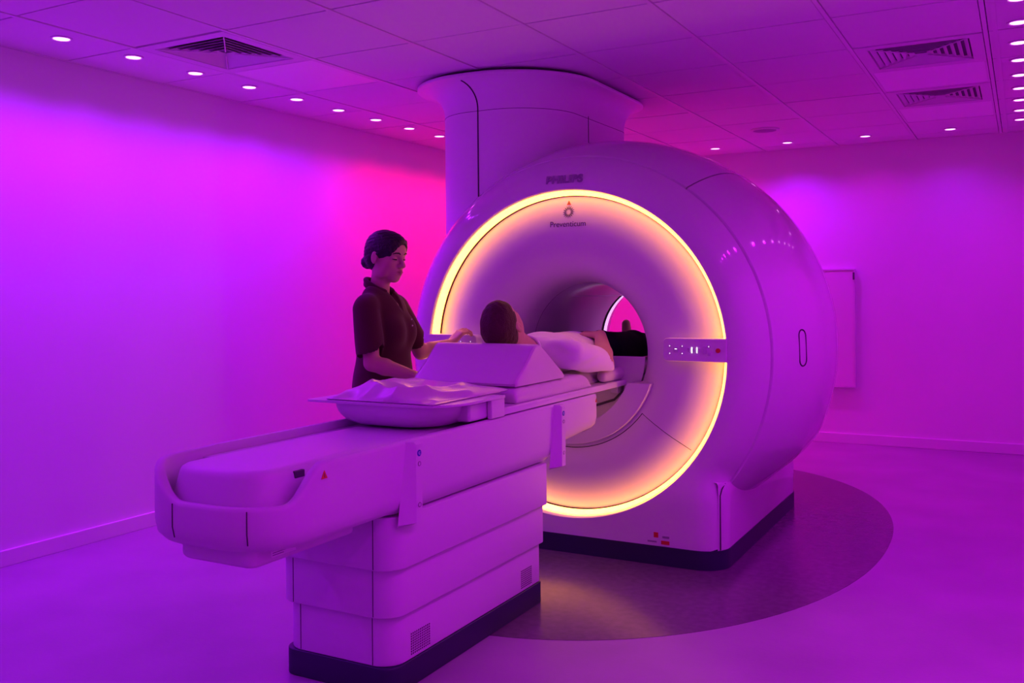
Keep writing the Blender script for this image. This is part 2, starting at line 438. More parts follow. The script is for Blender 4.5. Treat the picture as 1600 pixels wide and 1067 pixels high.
# base and plinth
def base_side(sg):
    ol = [(BW - BC + BC * math.cos(a), BY0 + BC + BC * math.sin(a)) for a in np.linspace(-PI / 2 + 0.83, 0, 10)]
    ol += [(BW, y) for y in np.linspace(BY0 + BC, BY1 - BC, 16)[1:]]
    ol += [(BW - BC + BC * math.cos(a), BY1 - BC + BC * math.sin(a)) for a in np.linspace(0, PI / 2, 10)[1:]] + [(0.0, BY1)]
    def ring(o, z): return [(sg * (x + o if x > 0.05 else x), y - GY, z) for x, y in ol]
    MB().loft([ring(0, 0.088), ring(0.002, 0.2), ring(0.004, 0.34), ring(0.003, 0.388), ring(-0.004, 0.398), ring(-0.05, 0.402)], False, False, False).build('base_cover', M['gloss'], mri, smooth=True, auto=50)
base_side(1); base_side(-1)
MB().loft([[L(x, y, z) for x, y in rrect(GX - BW - .004, GX + BW + .004, BY0 - .004, BY1 + .004, BC, 12)] for z in (0, 0.089)]).build('plinth', M['plinth'], mri, smooth=True, auto=50)
for s in (-1, 1):
    x = GX + s * 0.757
    pts = [L(x + s * 0.002, front_corner(0.757) - 0.003, z) for z in (0.092, 0.2, 0.28, 0.34)]
    pts += [L(GX + s * 0.766, 4.205, 0.37), L(GX + s * 0.772, 4.235, 0.392)]
    MB().tube(pts, 0.003, 6).build('cover_seam', M['seam'], mri)
# rear cover with its own opening
rings = []
for r, y in ((0.975, 5.602), (0.95, 5.66), (0.86, 5.70), (0.6, 5.715), (0.46, 5.70), (0.40, 5.66), (0.372, 5.60), (0.352, 5.50)):
    rings.append([L(GX + r * math.cos(2 * PI * k / 96), y, max(0.10, GZ + r * math.sin(2 * PI * k / 96))) for k in range(96)])
MB().loft(rings, True, False, False).build('rear_cover', M['gloss'], mri, smooth=True)
# light ring, groove, face and bore
def circ(r, y, n=160): return [L(GX + r * math.cos(2 * PI * k / n), y, GZ + r * math.sin(2 * PI * k / n)) for k in range(n)]
MB().loft([circ(0.7985, 4.184), circ(0.794, 4.182), circ(0.787, 4.194), circ(0.7785, 4.224)], True, False, False).build('light_ring', M['ring'], mri, smooth=True)
MB().loft([circ(0.7790, 4.224), circ(0.7780, 4.25), circ(0.774, 4.25)], True, False, False).build('ring_groove', M['groove'], mri)
FP = [(0.7755, 4.255), (0.7755, 4.236), (0.770, 4.234), (0.745, 4.229), (0.70, 4.218), (0.66, 4.208), (0.61, 4.203), (0.55, 4.205), (0.50, 4.213), (0.455, 4.228), (0.42, 4.250), (0.392, 4.280), (0.372, 4.316), (0.358, 4.365), (0.351, 4.43), (0.349, 4.50)]
def y_face(r):
    for (r0, a), (r1, b) in zip(FP[1:], FP[2:]):
        if r1 <= r <= r0: return a + (b - a) * (r0 - r) / (r0 - r1)
    return 4.2
MB().loft([circ(r, y) for r, y in FP], True, False, False).build('face_panel', M['face'], mri, smooth=True, auto=60)
MB().loft([circ(0.3485, 4.502), circ(0.345, 4.515), circ(0.345, 5.405)], True, False, False).build('bore_liner', M['bore'], mri, smooth=True)
MB().loft([circ(0.345, 5.406), circ(0.352, 5.408), circ(0.352, 5.44), circ(0.345, 5.442)], True, False, False).build('rear_groove', M['seam'], mri)
MB().loft([circ(0.345, 5.443), circ(0.3445, 5.45), circ(0.3445, 5.485), circ(0.350, 5.505)], True, False, False).build('rear_light_ring', M['rear'], mri, smooth=True)
MB().loft([circ(0.3495, 4.498), circ(0.356, 4.5), circ(0.356, 4.505), circ(0.3480, 4.507)], True, False, False).build('bore_seam', M['seam'], mri)
# lower docking panel of the face with its notch for the table
def arc(cx, cz, r, a0, a1, n): return [(cx + r * math.cos(a0 + (a1 - a0) * k / n), cz + r * math.sin(a0 + (a1 - a0) * k / n)) for k in range(n + 1)]
a_out = math.asin(-0.140 / 0.452)
outl = arc(0, 0, 0.452, a_out, -PI - a_out, 40)
notch = arc(0, -0.02, 0.335, -PI + 0.37, -0.37, 30)
poly = [(x, z) for x, z in outl] + [(x, z) for x, z in notch]
n = len(outl); m = len(notch)
v = []; f = []
for y in (4.192, 4.199, 4.30):
    k = 0.004 if y == 4.192 else 0.0
    v += [(x * (1 - k), y - GY, GZ + z * (1 - k)) for x, z in poly]
N = n + m
for lvl in range(2):
    for i in range(N):
        j = (i + 1) % N; f.append((lvl * N + i, lvl * N + j, (lvl + 1) * N + j, (lvl + 1) * N + i))
# front cap: strip between outer arc and notch arc
res = 40
capv = []
def lerp2(a, b, t_): return (a[0] + (b[0] - a[0]) * t_, a[1] + (b[1] - a[1]) * t_)
o0 = len(v)
no = [notch[::-1][int(round(i * (m - 1) / (n - 1)))] for i in range(n)]
for i in range(n):
    for t_ in (0, 0.5, 1):
        q = lerp2(outl[i], no[i], t_); v.append((q[0] * 0.996, 4.192 - GY, GZ + q[1] * 0.996))
for i in range(n - 1):
    for k in range(2): f.append((o0 + i * 3 + k, o0 + i * 3 + k + 1, o0 + (i + 1) * 3 + k + 1, o0 + (i + 1) * 3 + k))
MB().add(v, f).build('docking_panel', M['face'], mri, smooth=True, auto=30)
rr = MB().loft([[(x, 4.31 - GY, GZ + z) for x, z in arc(0, -0.02, 0.36, -PI, 0, 30)], [(x, 4.315 - GY, GZ + z) for x, z in arc(0, -0.02, 0.36, -PI, 0, 30)]])
rr.build('docking_recess', M['satin'], mri)
for s in (-1, 1):
    MB().tube([(s * 0.25, 4.302 - GY, GZ - 0.14), (s * 0.245, 4.302 - GY, GZ - 0.19), (s * 0.20, 4.302 - GY, GZ - 0.235), (s * 0.08, 4.302 - GY, GZ - 0.275)], 0.006, 6).build('docking_bracket', M['ink'], mri)
    MB().box(s * 0.215 - .02, s * 0.215 + .02, 4.26 - GY, 4.31 - GY, GZ - 0.20, GZ - 0.165).build('docking_latch', M['satin'], mri, bevel=0.004)
# thin seams on the face: lower service panel
def face_line(name, pts, r=0.0014):
    MB().tube([(x, y_face(math.hypot(x, z)) - GY - 0.0002, GZ + z) for x, z in pts], r, 6).build(name, M['seam'], mri)
face_line('panel_seam', arc(0, 0, 0.472, D(-37), D(-143), 60), 0.002)
for s in (-1, 1):
    face_line('panel_seam', [(s * (0.377 + (0.614 - 0.377) * k / 20), -0.285 + (-0.445 + 0.285) * k / 20) for k in range(21)])
# control panels left and right of the bore
def control(s, label):
    x0, x1 = 0.505, 0.806
    root = bpy.data.objects.new('control_panel', None); COL.objects.link(root); root.parent = mri
    root.location = (0, 4.158 - GY, 1.006); root['label'] = label
    o = [(s * x, z) for x, z in rrect(x0, x1, -0.054, 0.054, [0.003, 0.022, 0.022, 0.003], 6)]
    o2 = [(s * x, z) for x, z in rrect(x0 + .003, x1 - .003, -0.051, 0.051, [0.003, 0.02, 0.02, 0.003], 6)]
    MB().loft([[(x, 0.095, z) for x, z in o], [(x, 0.004, z) for x, z in o], [(x, 0.0, z) for x, z in o2]]).build('panel_body', M['satin'], root, smooth=True, auto=30)
    def key(x, z, w_, h_, nm='button', m_='key'):
        MB().box(s * x - w_ / 2, s * x + w_ / 2, -0.003, 0.001, z - h_ / 2, z + h_ / 2).build(nm, M[m_], root, bevel=0.001)
    for x in (0.54, 0.598):
        for z in (-0.017, 0.017): key(x, z, 0.013, 0.012)
    key(0.569, 0.0, 0.022, 0.022)
    key(0.569, 0.004, 0.012, 0.005, 'key_mark', 'display')
    for x in (0.632, 0.655, 0.68): key(x, 0.0, 0.013, 0.018)
    for z in (-0.018, 0.018): key(0.725, z, 0.012, 0.012)
    key(0.705, 0.0, 0.016, 0.034)
    key(0.645, 0.0, 0.005, 0.027, 'level_bar', 'display'); key(0.669, 0.0, 0.0035, 0.027, 'level_bar', 'display')
    for x, z in ((0.54, 0.018), (0.54, -0.016), (0.6, 0.018), (0.6, -0.016), (0.725, 0.018)):
        MB().add([(s * x - .003, -0.0035, z - .002), (s * x + .003, -0.0035, z - .002), (s * x, -0.0035, z + .003)], [(0, 1, 2)]).build('key_mark', M['display'], root)
    k = MB().loft([[(s * 0.768 + 0.0105 * math.cos(a), y, 0.0105 * math.sin(a)) for a in np.linspace(0, 2 * PI, 20, endpoint=False)] for y in (0.002, -0.006)])
    kb = k.build('stop_button', M['red'], root, smooth=True, auto=30); kb['label'] = 'round dark red stop button'
control(1, 'pale control panel right of the bore'); control(-1, 'pale control panel left of the bore')
# grip recess on the right-hand cover
yh = 4.50; pts = []
for k in range(40):
    a = 2 * PI * k / 40; dy = 0.030 * math.cos(a); dz = 0.055 * (1 if math.sin(a) > 0 else -1) + 0.030 * math.sin(a)
    y = yh + dy; z = 1.006 - GZ + dz; aa = math.asin(z / 1.06); rr_ = r_barrel(y, aa)
    pts.append((math.sqrt(rr_ ** 2 - z * z) + 0.0005, y - GY, GZ + z))
MB().tube(pts, 0.0035, 6, True).build('grip_outline', M['seam'], mri)
# lettering, marks and stickers
def on_face(x, z, y): return Matrix.Translation((x, y - GY, GZ + z)) @ Matrix.Rotation(PI / 2, 4, 'X')
tl = text('maker_lettering', 'PHILIPS', 0.054, M['ink_soft'], mri, on_face(0.0, 0.853, 4.1635) @ Matrix.Diagonal((1.14, 0.95, 1, 1)), bold=0.0024, shear=0.12, space=1.02)
tl['label'] = 'grey maker lettering'
def drape(o, lift=0.0012):
    me = o.data; c = np.empty(len(me.vertices) * 3); me.vertices.foreach_get('co', c); c = c.reshape(-1, 3)
    y0 = c[:, 1].mean(); r = np.hypot(c[:, 0], c[:, 2] - GZ)
    c[:, 1] = np.array([y_face(q) for q in r]) - GY - lift + np.where(c[:, 1] > y0, 0.0008, 0.0)
    me.vertices.foreach_set('co', c.ravel()); me.update()
drape(text('clinic_lettering', 'Preventicum', 0.040, M['ink'], mri, on_face(0.0, 0.636, 4.2), space=0.98))
mb = MB()
for k in range(16):
    a = 2 * PI * k / 16; b_ = PI / 16 * 0.72
    q = [(0.010, a), (0.020, a - b_), (0.033, a), (0.020, a + b_)]
    yy = y_face(0.697) - GY - 0.0015
    v = [(r * math.cos(t_), yy, GZ + 0.697 + r * math.sin(t_)) for r, t_ in q]
    v += [(p[0], p[1] + 0.001, p[2]) for p in v]
    mb.add(v, [(0, 1, 2, 3), (4, 5, 6, 7)])
em = mb.build('sun_emblem', M['ink'], mri); drape(em); em['label'] = 'sunflower-like emblem of pointed petals'
def tri(name, o, u, vv, size, parent, m1, m2):
    o, u, vv = Vector(o), Vector(u).normalized(), Vector(vv).normalized(); nrm = u.cross(vv).normalized()
    pts = [o + u * (-size / 2), o + u * (size / 2), o + vv * size * 0.9]
    mb = MB(); mb.add([p + nrm * 0.0012 for p in pts] + pts, [(0, 1, 2), (0, 3, 4, 1), (1, 4, 5, 2), (2, 5, 3, 0)])
    ob = mb.build(name, m1, parent)
    c = o + nrm * 0.0016
    MB().add([c + u * -size * .07 + vv * size * .15, c + u * size * .07 + vv * size * .15, c + u * size * .05 + vv * size * .6, c + u * -size * .05 + vv * size * .6], [(0, 1, 2, 3)]).build('warning_mark', m2, ob)
    return ob
tri('warning_triangle', (0, y_face(0.745) - GY - 0.006, GZ + 0.733), (1, 0, 0), (0, 0, 1), 0.024, mri, M['orange'], M['ink'])
yb = BY0 - GY - 0.0015
for nm, x0, x1, z0, z1, m_ in (('sticker', 0.456, 0.478, 0.128, 0.152, 'red'), ('sticker', 0.492, 0.532, 0.099, 0.116, 'red'), ('sticker_text', 0.498, 0.532, 0.128, 0.138, 'ink_soft'), ('sticker_text', 0.425, 0.470, 0.104, 0.112, 'ink_soft')):
    MB().box(x0, x1, yb, yb + 0.003, z0, z1).build(nm, M[m_], mri)

# service column between scanner and ceiling, part of the scanner's covers
CX0, CX1, CY0_, CY1_ = -2.965, -2.19, 4.405, 5.64
def col_ring(o, z, d=0.0):
    return [L(x, y, z) for x, y in rrect(CX0 - o, CX1 + o * 0.75, CY0_ - o, CY1_ + o, [0.2 + o, 0.2 + o, 0.30 + o, 0.36 + o], 16)]
colb = bpy.data.objects.new('service_column', None); COL.objects.link(colb); colb.parent = mri; colb['label'] = 'white oval column with flared collar up to the ceiling'
rings = [col_ring(0, 1.25), col_ring(0, 2.285)]
for k in range(1, 12):
    u = k / 11; rings.append(col_ring(0.15 * (1 - math.cos(u * PI / 2)), 2.285 + 0.145 * math.sin(u * PI / 2)))
rings += [col_ring(0.156, 2.432), col_ring(0.158, 2.442), col_ring(0.152, 2.450)]
MB().loft(rings).build('column_shell', M['column'], colb, smooth=True, auto=60)
MB().loft([col_ring(0.12, 2.449), col_ring(0.12, 2.4655)]).build('shadow_gap', M['seam'], colb)
# grooves on the column: two upright, one round the collar
base2d = rrect(CX0, CX1, CY0_, CY1_, [0.2, 0.2, 0.30, 0.36], 16)
def near2d(x, y): return min(base2d, key=lambda p: (p[0] - x) ** 2 + (p[1] - y) ** 2)
for gx, gy, r in ((-2.615, CY0_, 0.004), (CX1, 4.93, 0.0025)):
    i = gx
    pts = []
    for k in range(14):
        u = max(0.0, (k - 2) / 11); o = 0.15 * (1 - math.cos(min(1, u) * PI / 2)); z = 1.5 if k == 0 else (2.285 if k <= 2 else 2.285 + 0.145 * math.sin(u * PI / 2))
        if gy == CY0_: pts.append(L(gx - (0.06 * u ** 2 if u > 0 else 0), gy - o - 0.0008, z))
        else: pts.append(L(gx + o * 0.75 + 0.0006, gy, z))
    MB().tube(pts[:12] if gy == CY0_ else pts[:3], r, 6).build('column_seam', M['seam'], colb)
ringp = [L(x + 0.0, y, 2.272) for x, y in base2d]
MB().tube(ringp, 0.0013, 5, True).build('column_seam', M['seam'], colb)

# ------------------------------------------------------------------ patient table
TX = GX
tab = thing('patient_table', 'long white motorised patient table on a stepped pedestal', 'patient table', (TX, 2.93, 0))
def T(x, y, z): return (x, y - 2.93, z)              # x from table centre line, y world
rrp = lambda *a, **k: rrprism(*a, **k)
def tier(name, hw, y0, y1, z0, z1, r, m_):
    return rrprism(name, -hw, hw, y0 - 2.93, y1 - 2.93, z0, z1, r, m_, tab, b=0.004)
tier('plinth', 0.228, 2.398, 3.445, 0.0, 0.088, (0.02, 0.02, 0.05, 0.05), M['plinth'])
TI = [(0.224, 2.402, 3.440, 0.0885, 0.247), (0.240, 2.385, 3.446, 0.249, 0.404), (0.256, 2.366, 3.452, 0.406, 0.575)]
for k, (hw, y0, y1, z0, z1) in enumerate(TI):
    tier('pedestal_tier', hw, y0, y1, z0, z1, (0.02, 0.02, 0.075, 0.075), M['matte'])
    for s in (-1, 1):
        MB().box(s * (hw - 0.075) - 0.0013, s * (hw - 0.075) + 0.0013, y0 - 2.93 - 0.0008, y0 - 2.93 + 0.01, z0 + 0.004, z1 - 0.004).build('pedestal_seam', M['seam'], tab)
# perforated vents near the foot
for yv, nx in ((2.56, 11), (3.32, 9)):
    mb = MB()
    for i in range(nx):
        for j in range(9):
            y = yv - 2.93 + i * 0.0105 - 0.05; z = 0.104 + j * 0.0082
            mb.box(0.2230, 0.2246, y - 0.0028, y + 0.0028, z - 0.0026, z + 0.0026)
    tag(mb.build('vent_perforation', M['seam'], tab), kind='stuff')
# beam: a long tub with a rounded nose, low at the end and high along the sides
HW, YN, YE = 0.266, 1.805, 3.955
out = []
NN = 48
for k in range(NN + 1):                               # nose, from the near (+x) side round to the far side
    a = -PI * k / NN
    ca, sa = math.cos(a), math.sin(a); e = 2 / 2.7
    out.append((HW * math.copysign(abs(ca) ** e, ca), 2.03 + (2.03 - YN) * math.copysign(abs(sa) ** e, sa)))
near = [(HW, y) for y in np.linspace(3.93, 2.06, 60)]
far = [(-HW, y) for y in np.linspace(2.06, 3.93, 60)]
end = [(-HW + 0.008, 3.948), (-HW + 0.025, YE), (HW - 0.025, YE), (HW - 0.008, 3.948)]
outline = near + out + far + end
P2 = np.array(outline)
d_ = np.roll(P2, -1, 0) - np.roll(P2, 1, 0); nrm2 = np.stack([d_[:, 1], -d_[:, 0]], 1); nrm2 /= np.linalg.norm(nrm2, axis=1)[:, None]
cen = np.array([0, 2.9])
if ((P2 - cen) * nrm2).sum() < 0: nrm2 = -nrm2
def ztop(x, y):
    lo = 0.712; hi = 0.812
    if x >= 0: return lo + (hi - lo) * float(sstep(1.90, 2.04, y))
    rise = float(sstep(-0.06, -HW * 0.99, x)) if y < 2.03 else 1.0
    return lo + (hi - lo) * max(rise * 0.97, float(sstep(1.99, 2.1, y)))
def zbot(x, y):
    if y < 2.40: return 0.578
    return 0.572 + 0.052 * float(sstep(3.46, 3.56, y)) + 0.02 * float(sstep(3.55, 3.95, y))
def bring(ins, zf):
    q = P2 - nrm2 * ins
    return [T(q[i, 0], q[i, 1], zf(P2[i, 0], P2[i, 1])) for i in range(len(P2))]
RG = [bring(0.10, lambda x, y: zbot(x, y)), bring(0.06, lambda x, y: zbot(x, y) + 0.002), bring(0.026, lambda x, y: zbot(x, y) + 0.012), bring(0.007, lambda x, y: zbot(x, y) + 0.032), bring(0, lambda x, y: zbot(x, y) + 0.065),
      bring(0, lambda x, y: ztop(x, y) - 0.012), bring(0.003, lambda x, y: ztop(x, y) - 0.003), bring(0.010, lambda x, y: ztop(x, y)), bring(0.024, lambda x, y: ztop(x, y) - 0.001), bring(0.030, lambda x, y: min(ztop(x, y) - 0.006, 0.80)), bring(0.034, lambda x, y: 0.694)]
MB().loft(RG, True, True, True).build('table_beam', M['matte'], tab, smooth=True, auto=50)
# nose seams
for xs in (-0.075, 0.176):
    i = min([k for k in range(len(P2)) if P2[k][1] < 1.98], key=lambda k: abs(P2[k][0] - xs))
    q = P2[i] + nrm2[i] * 0.0006; q2 = P2[i] - nrm2[i] * 0.006
    MB().tube([T(q2[0], q2[1], zbot(*P2[i]) + 0.034), T(q[0], q[1], zbot(*P2[i]) + 0.065), T(q[0], q[1], ztop(*P2[i]) - 0.008)], 0.0016, 6).build('nose_seam', M['seam'], tab)
# foot of the nose with its type label
rrprism('nose_foot', -0.155, 0.165, 1.86 - 2.93, 2.30 - 2.93, 0.540, 0.600, (0.02, 0.02, 0.09, 0.03), M['matte'], tab, b=0.012)
MB().box(0.1652, 0.1662, 1.93 - 2.93, 2.03 - 2.93, 0.556, 0.580).build('type_label', M['white'], tab)
for k in range(3):
    MB().box(0.1662, 0.1666, 1.936 - 2.93, (2.02 - 0.02 * k) - 2.93, 0.573 - 0.006 * k, 0.575 - 0.006 * k).build('label_line', M['ink_soft'], tab)
# inner slab running under the cradle
sl = []
for k in range(33):
    a = PI + PI * k / 32; ca, sa = math.cos(a), math.sin(a); e = 2 / 3.2
    sl.append((0.178 * math.copysign(abs(ca) ** e, ca), 1.985 + 0.115 * math.copysign(abs(sa) ** e, sa)))
sl += [(0.178, y) for y in (2.2, 3.94)] + [(-0.178, y) for y in (3.94, 2.2)]
S2 = np.array(sl); dd = np.roll(S2, -1, 0) - np.roll(S2, 1, 0); nn = np.stack([dd[:, 1], -dd[:, 0]], 1); nn /= np.linalg.norm(nn, axis=1)[:, None]
def sring(ins, z): q = S2 - nn * ins; return [T(x, y, z) for x, y in q]
MB().loft([sring(-0.02, 0.694), sring(-0.012, 0.73), sring(0, 0.775), sring(0.006, 0.787), sring(0.018, 0.794), sring(0.04, 0.796)]).build('slide_bed', M['satin'], tab, smooth=True, auto=60)
for s in (-1, 1):
    box('guide_strip', s * 0.215 - 0.018, s * 0.215 + 0.018, 2.06 - 2.93, 3.93 - 2.93, 0.69, 0.785, M['matte'], tab, bevel=0.004)
box('end_switch', 0.170, 0.184, 2.01 - 2.93, 2.05 - 2.93, 0.762, 0.782, M['ink'], tab, bevel=0.002)
box('far_catch', -0.236, -0.226, 2.18 - 2.93, 2.24 - 2.93, 0.765, 0.782, M['satin'], tab, bevel=0.003)
# side rails with fairings and studs
for yr in (2.462, 3.524):
    root = bpy.data.objects.new('side_rail', None); COL.objects.link(root); root.parent = tab
    mb = MB(); xb = HW - 0.002
    secs = []
    for z, k in ((0.548, 0.6), (0.553, 1.0), (0.800, 1.0), (0.808, 0.7)):
        secs.append([T(xb, yr - 0.017 - 0.060 * (0.25 + 0.75 * (0.812 - z) / 0.26), z), T(xb + 0.030 * k, yr - 0.017, z), T(xb + 0.030 * k, yr + 0.017, z), T(xb, yr + 0.017, z)])
    mb.loft(secs).build('rail_bar', M['matte'], root, smooth=True, auto=30)
    for z, m_, rad in ((0.772, 'blue', 0.0105), (0.738, 'matte', 0.007), (0.608, 'matte', 0.007)):
        MB().loft([[T(xb + xx, yr + rad * math.cos(a), z + rad * math.sin(a)) for a in np.linspace(0, 2 * PI, 16, endpoint=False)] for xx in (0.029, 0.0312)]).build('rail_stud' if m_ != 'blue' else 'rail_sticker', M[m_], root)
        if m_ == 'matte':
            MB().tube([T(xb + 0.0312, yr + rad * math.cos(a), z + rad * math.sin(a)) for a in np.linspace(0, 2 * PI, 16, endpoint=False)], 0.0008, 4, True).build('stud_outline', M['seam'], root)
        else:
            MB().tube([T(xb + 0.0316, yr + 0.004 * math.cos(a), z + 0.004 * math.sin(a)) for a in np.linspace(0.6, 2 * PI - 0.6, 10)], 0.001, 4).build('sticker_mark', M['white'], root)
tri('warning_triangle', T(HW + 0.001, 2.035, 0.765), (0, 1, 0), (0, 0, 1), 0.026, tab, M['orange'], M['ink'])
tri('warning_triangle', T(HW + 0.001, 3.925, 0.775), (0, 1, 0), (0, 0, 1), 0.018, tab, M['orange'], M['ink'])
# patient board
bd = []
for z, i in ((0.816, 0.004), (0.818, 0.0), (0.838, 0.0), (0.843, 0.004)):
    bd.append([T(x, y, z) for x, y in rrect(-0.262 + i, 0.262 - i, 3.02 + i, 5.35 - i, 0.02, 4)])
MB().loft(bd).build('patient_board', M['satin'], tab, smooth=True, auto=40)
# head-end cradle: boat-shaped tray with a flat flange
tray = bpy.data.objects.new('cradle_tray', None); COL.objects.link(tray); tray.parent = tab; tray['label'] = 'boat-shaped white tray at the head end'
fl0 = rrect(-0.335, 0.274, 2.65, 3.07, [0.01, 0.02, 0.015, 0.16], 10)
def hole(ins, dz=0): return rrect(-0.25 + ins, 0.205 - ins, 2.675 + ins * 1.1, 3.05, [0.02, 0.02, 0.10, 0.13], 10)
mb = MB()
hr = hole(0)
mb.loft([[T(x, y, 0.893) for x, y in hr], [T(x, y, 0.893) for x, y in fl0], [T(x, y, 0.885) for x, y in fl0], [T(x, y, 0.883) for x, y in hole(-0.012)]], True, False, False)
mb.build('tray_flange', M['satin'], tray, smooth=True, auto=40)
tr = []
for k in range(9):
    u = k / 8; tr.append([T(x, y, 0.8925 - 0.084 * math.sin(u * PI / 2)) for x, y in hole(0.075 * (1 - math.cos(u * PI / 2)))])
outr = []
for k in range(9):
    u = k / 8; outr.append([T(x, y, 0.8845 - 0.084 * math.sin(u * PI / 2)) for x, y in hole(-0.010 + 0.075 * (1 - math.cos(u * PI / 2)))])
mb = MB(); mb.loft(tr, True, False, True); mb.loft(outr, True, False, True)
mb.build('tray_bowl', M['satin'], tray, smooth=True, auto=60)
for s, x in ((1, 0.258), (-1, -0.258)):
    box('tray_clamp', x - 0.010, x + 0.010, 2.97 - 2.93, 3.07 - 2.93, 0.8135, 0.886, M['satin'], tray, bevel=0.004)
box('tray_bracket', 0.185, 0.246, 2.85 - 2.93, 3.02 - 2.93, 0.815, 0.884, M['satin'], tray, bevel=0.01)

# ------------------------------------------------------------------ cushions
def noise2(x, y, seed, sc_):
    r_ = np.random.default_rng(seed); out_ = 0
    for k in range(7):
        a = r_.uniform(0, PI); fr = sc_ * r_.uniform(0.6, 1.9); ph = r_.uniform(0, 2 * PI)
        out_ = out_ + np.sin((x * math.cos(a) + y * math.sin(a)) * fr + ph) / (1 + k * 0.35)
    return out_ / 3.2
def pad(name, label, x0, x1, y0, y1, z0, zf, m_, cat, nx=60, ny=60, pw=5.0, drop=0.02):
    """closed cushion: height field with rounded edges over a flat underside"""
    cx, cy = (x0 + x1) / 2, (y0 + y1) / 2
    u = np.linspace(-1, 1, nx); v_ = np.linspace(-1, 1, ny)
    U, V = np.meshgrid(u, v_, indexing='ij')
    ed = np.clip(1 - np.abs(U) ** (pw * 2), 0, 1) ** 0.5 * np.clip(1 - np.abs(V) ** (pw * 2), 0, 1) ** 0.5
    Xw, Yw = cx + U * (x1 - x0) / 2, cy + V * (y1 - y0) / 2
    Zt = z0 + 0.004 + (zf(Xw, Yw, U, V) - z0 - 0.004) * ed
    verts = []; idx = lambda i, j: i * ny + j
    for i in range(nx):
        for j in range(ny): verts.append((Xw[i, j] - cx, Yw[i, j] - cy, Zt[i, j] - z0))
    n0 = len(verts)
    for i in range(nx):
        for j in range(ny): verts.append(((Xw[i, j] - cx) * 0.985, (Yw[i, j] - cy) * 0.985, 0.0))
    f = []
    for i in range(nx - 1):
        for j in range(ny - 1):
            f.append((idx(i, j), idx(i + 1, j), idx(i + 1, j + 1), idx(i, j + 1)))
            f.append((n0 + idx(i, j + 1), n0 + idx(i + 1, j + 1), n0 + idx(i + 1, j), n0 + idx(i, j)))
    bd_ = [idx(i, 0) for i in range(nx)] + [idx(nx - 1, j) for j in range(1, ny)] + [idx(i, ny - 1) for i in range(nx - 2, -1, -1)] + [idx(0, j) for j in range(ny - 2, 0, -1)]
    for k in range(len(bd_)):
        a, b_ = bd_[k], bd_[(k + 1) % len(bd_)]; f.append((a, n0 + a, n0 + b_, b_))
    o = MB().add(verts, f).build(name, m_, None, smooth=True, auto=70, loc=(cx, cy, z0))
    return tag(o, label, cat)
def folds(Xw, Yw, U, V):
    rid = np.abs(noise2(Xw, Yw, 3, 15)); rid2 = np.abs(noise2(Xw, Yw, 11, 24))
    return np.maximum(0.899, 0.914 + 0.010 * (V + 1) / 2 + 0.066 * (0.45 - rid) * np.clip(1.15 - (V + 1) / 2, 0.12, 1) + 0.028 * (0.45 - rid2) * np.clip(1.2 - (V + 1) / 2, 0.2, 1) - 0.010 * U)
pad('wrinkled_pad', 'crumpled pink-lit pad lying in the boat-shaped tray', TX - 0.256, TX + 0.212, 2.668, 3.198, 0.8936, folds, M['sheet'], 'pad', 90, 90, 4.0)
def matt(Xw, Yw, U, V):
    cr = np.zeros_like(Xw)
    for yk, wd in ((3.30, 0.012), (3.42, 0.010), (3.5, 0.008), (3.6, 0.010)):
        cr += 0.004 * np.exp(-((Yw - yk - 0.03 * U) / wd) ** 2) * np.clip(U, 0, 1)
    return 0.906 - cr
pad('mattress', 'thin padded mattress on the table under the patient', TX - 0.25, TX + 0.245, 3.202, 3.92, 0.8435, matt, M['vinyl'], 'mattress', 60, 100, 9.0)
# wedge head cushion: one apex ridge, front face steep, back face sloping down under the neck
wc = thing('wedge_cushion', 'wedge-shaped head cushion under the lying patient, on the mattress', 'cushion', (TX - 0.005, 3.225, 0.907))
ws = []
def wsec(x, k):
    # side profile (y, z): near foot, near upper, apex, far slope, far foot
    p = [(-0.002, 0.010), (0.004, 0.0), (0.45, 0.0), (0.458, 0.006), (0.445, 0.018), (0.34, 0.083), (0.25, 0.138), (0.225, 0.151), (0.205, 0.157), (0.185, 0.157), (0.168, 0.150), (0.152, 0.136), (0.08, 0.074), (0.010, 0.026)]
    c = (0.2, 0.06)
    return [(x, c[0] + (y - c[0]) * k, max(0.0, c[1] + (z - c[1]) * k) if z > 0.001 else 0.0) for y, z in p]
xs = [(-0.255, 0.90), (-0.252, 0.95), (-0.244, 0.985), (-0.232, 1.0), (0.212, 1.0), (0.224, 0.985), (0.232, 0.95), (0.235, 0.90)]
MB().loft([wsec(x, k) for x, k in xs]).build('wedge_body', M['vinyl'], wc, smooth=True, auto=45)
for x in (-0.248, 0.228):
    MB().tube([(x, y, z) for _, y, z in wsec(x, 0.975)], 0.0022, 5, True).build('piping', M['vinyl'], wc)

# ------------------------------------------------------------------ arm roll and narrow body pad
pad('body_pad', 'narrow flat pad under the patient inside the scanner bore', TX - 0.205, TX + 0.185, 3.93, 5.2, 0.8435, lambda X_, Y_, U, V: 0.905 + 0 * X_, M['vinyl'], 'pad', 24, 60, 9.0)
mb = MB(); pr = [(4.085, 0.006), (4.088, 0.018), (4.10, 0.027), (4.13, 0.031), (4.25, 0.031), (4.45, 0.030), (4.75, 0.029), (4.765, 0.022), (4.772, 0.012), (4.774, 0.004)]
mb.loft([[((r * 0.95) * math.cos(a), y - 4.35, 0.031 + r * math.sin(a)) for a in np.linspace(0, 2 * PI, 20, endpoint=False)] for y, r in pr])
tag(mb.build('arm_roll', M['vinyl'], None, smooth=True, auto=60, loc=(TX + 0.222, 4.35, 0.8435)), 'rounded pink roll lying along the table edge beside the patient', 'roll cushion')

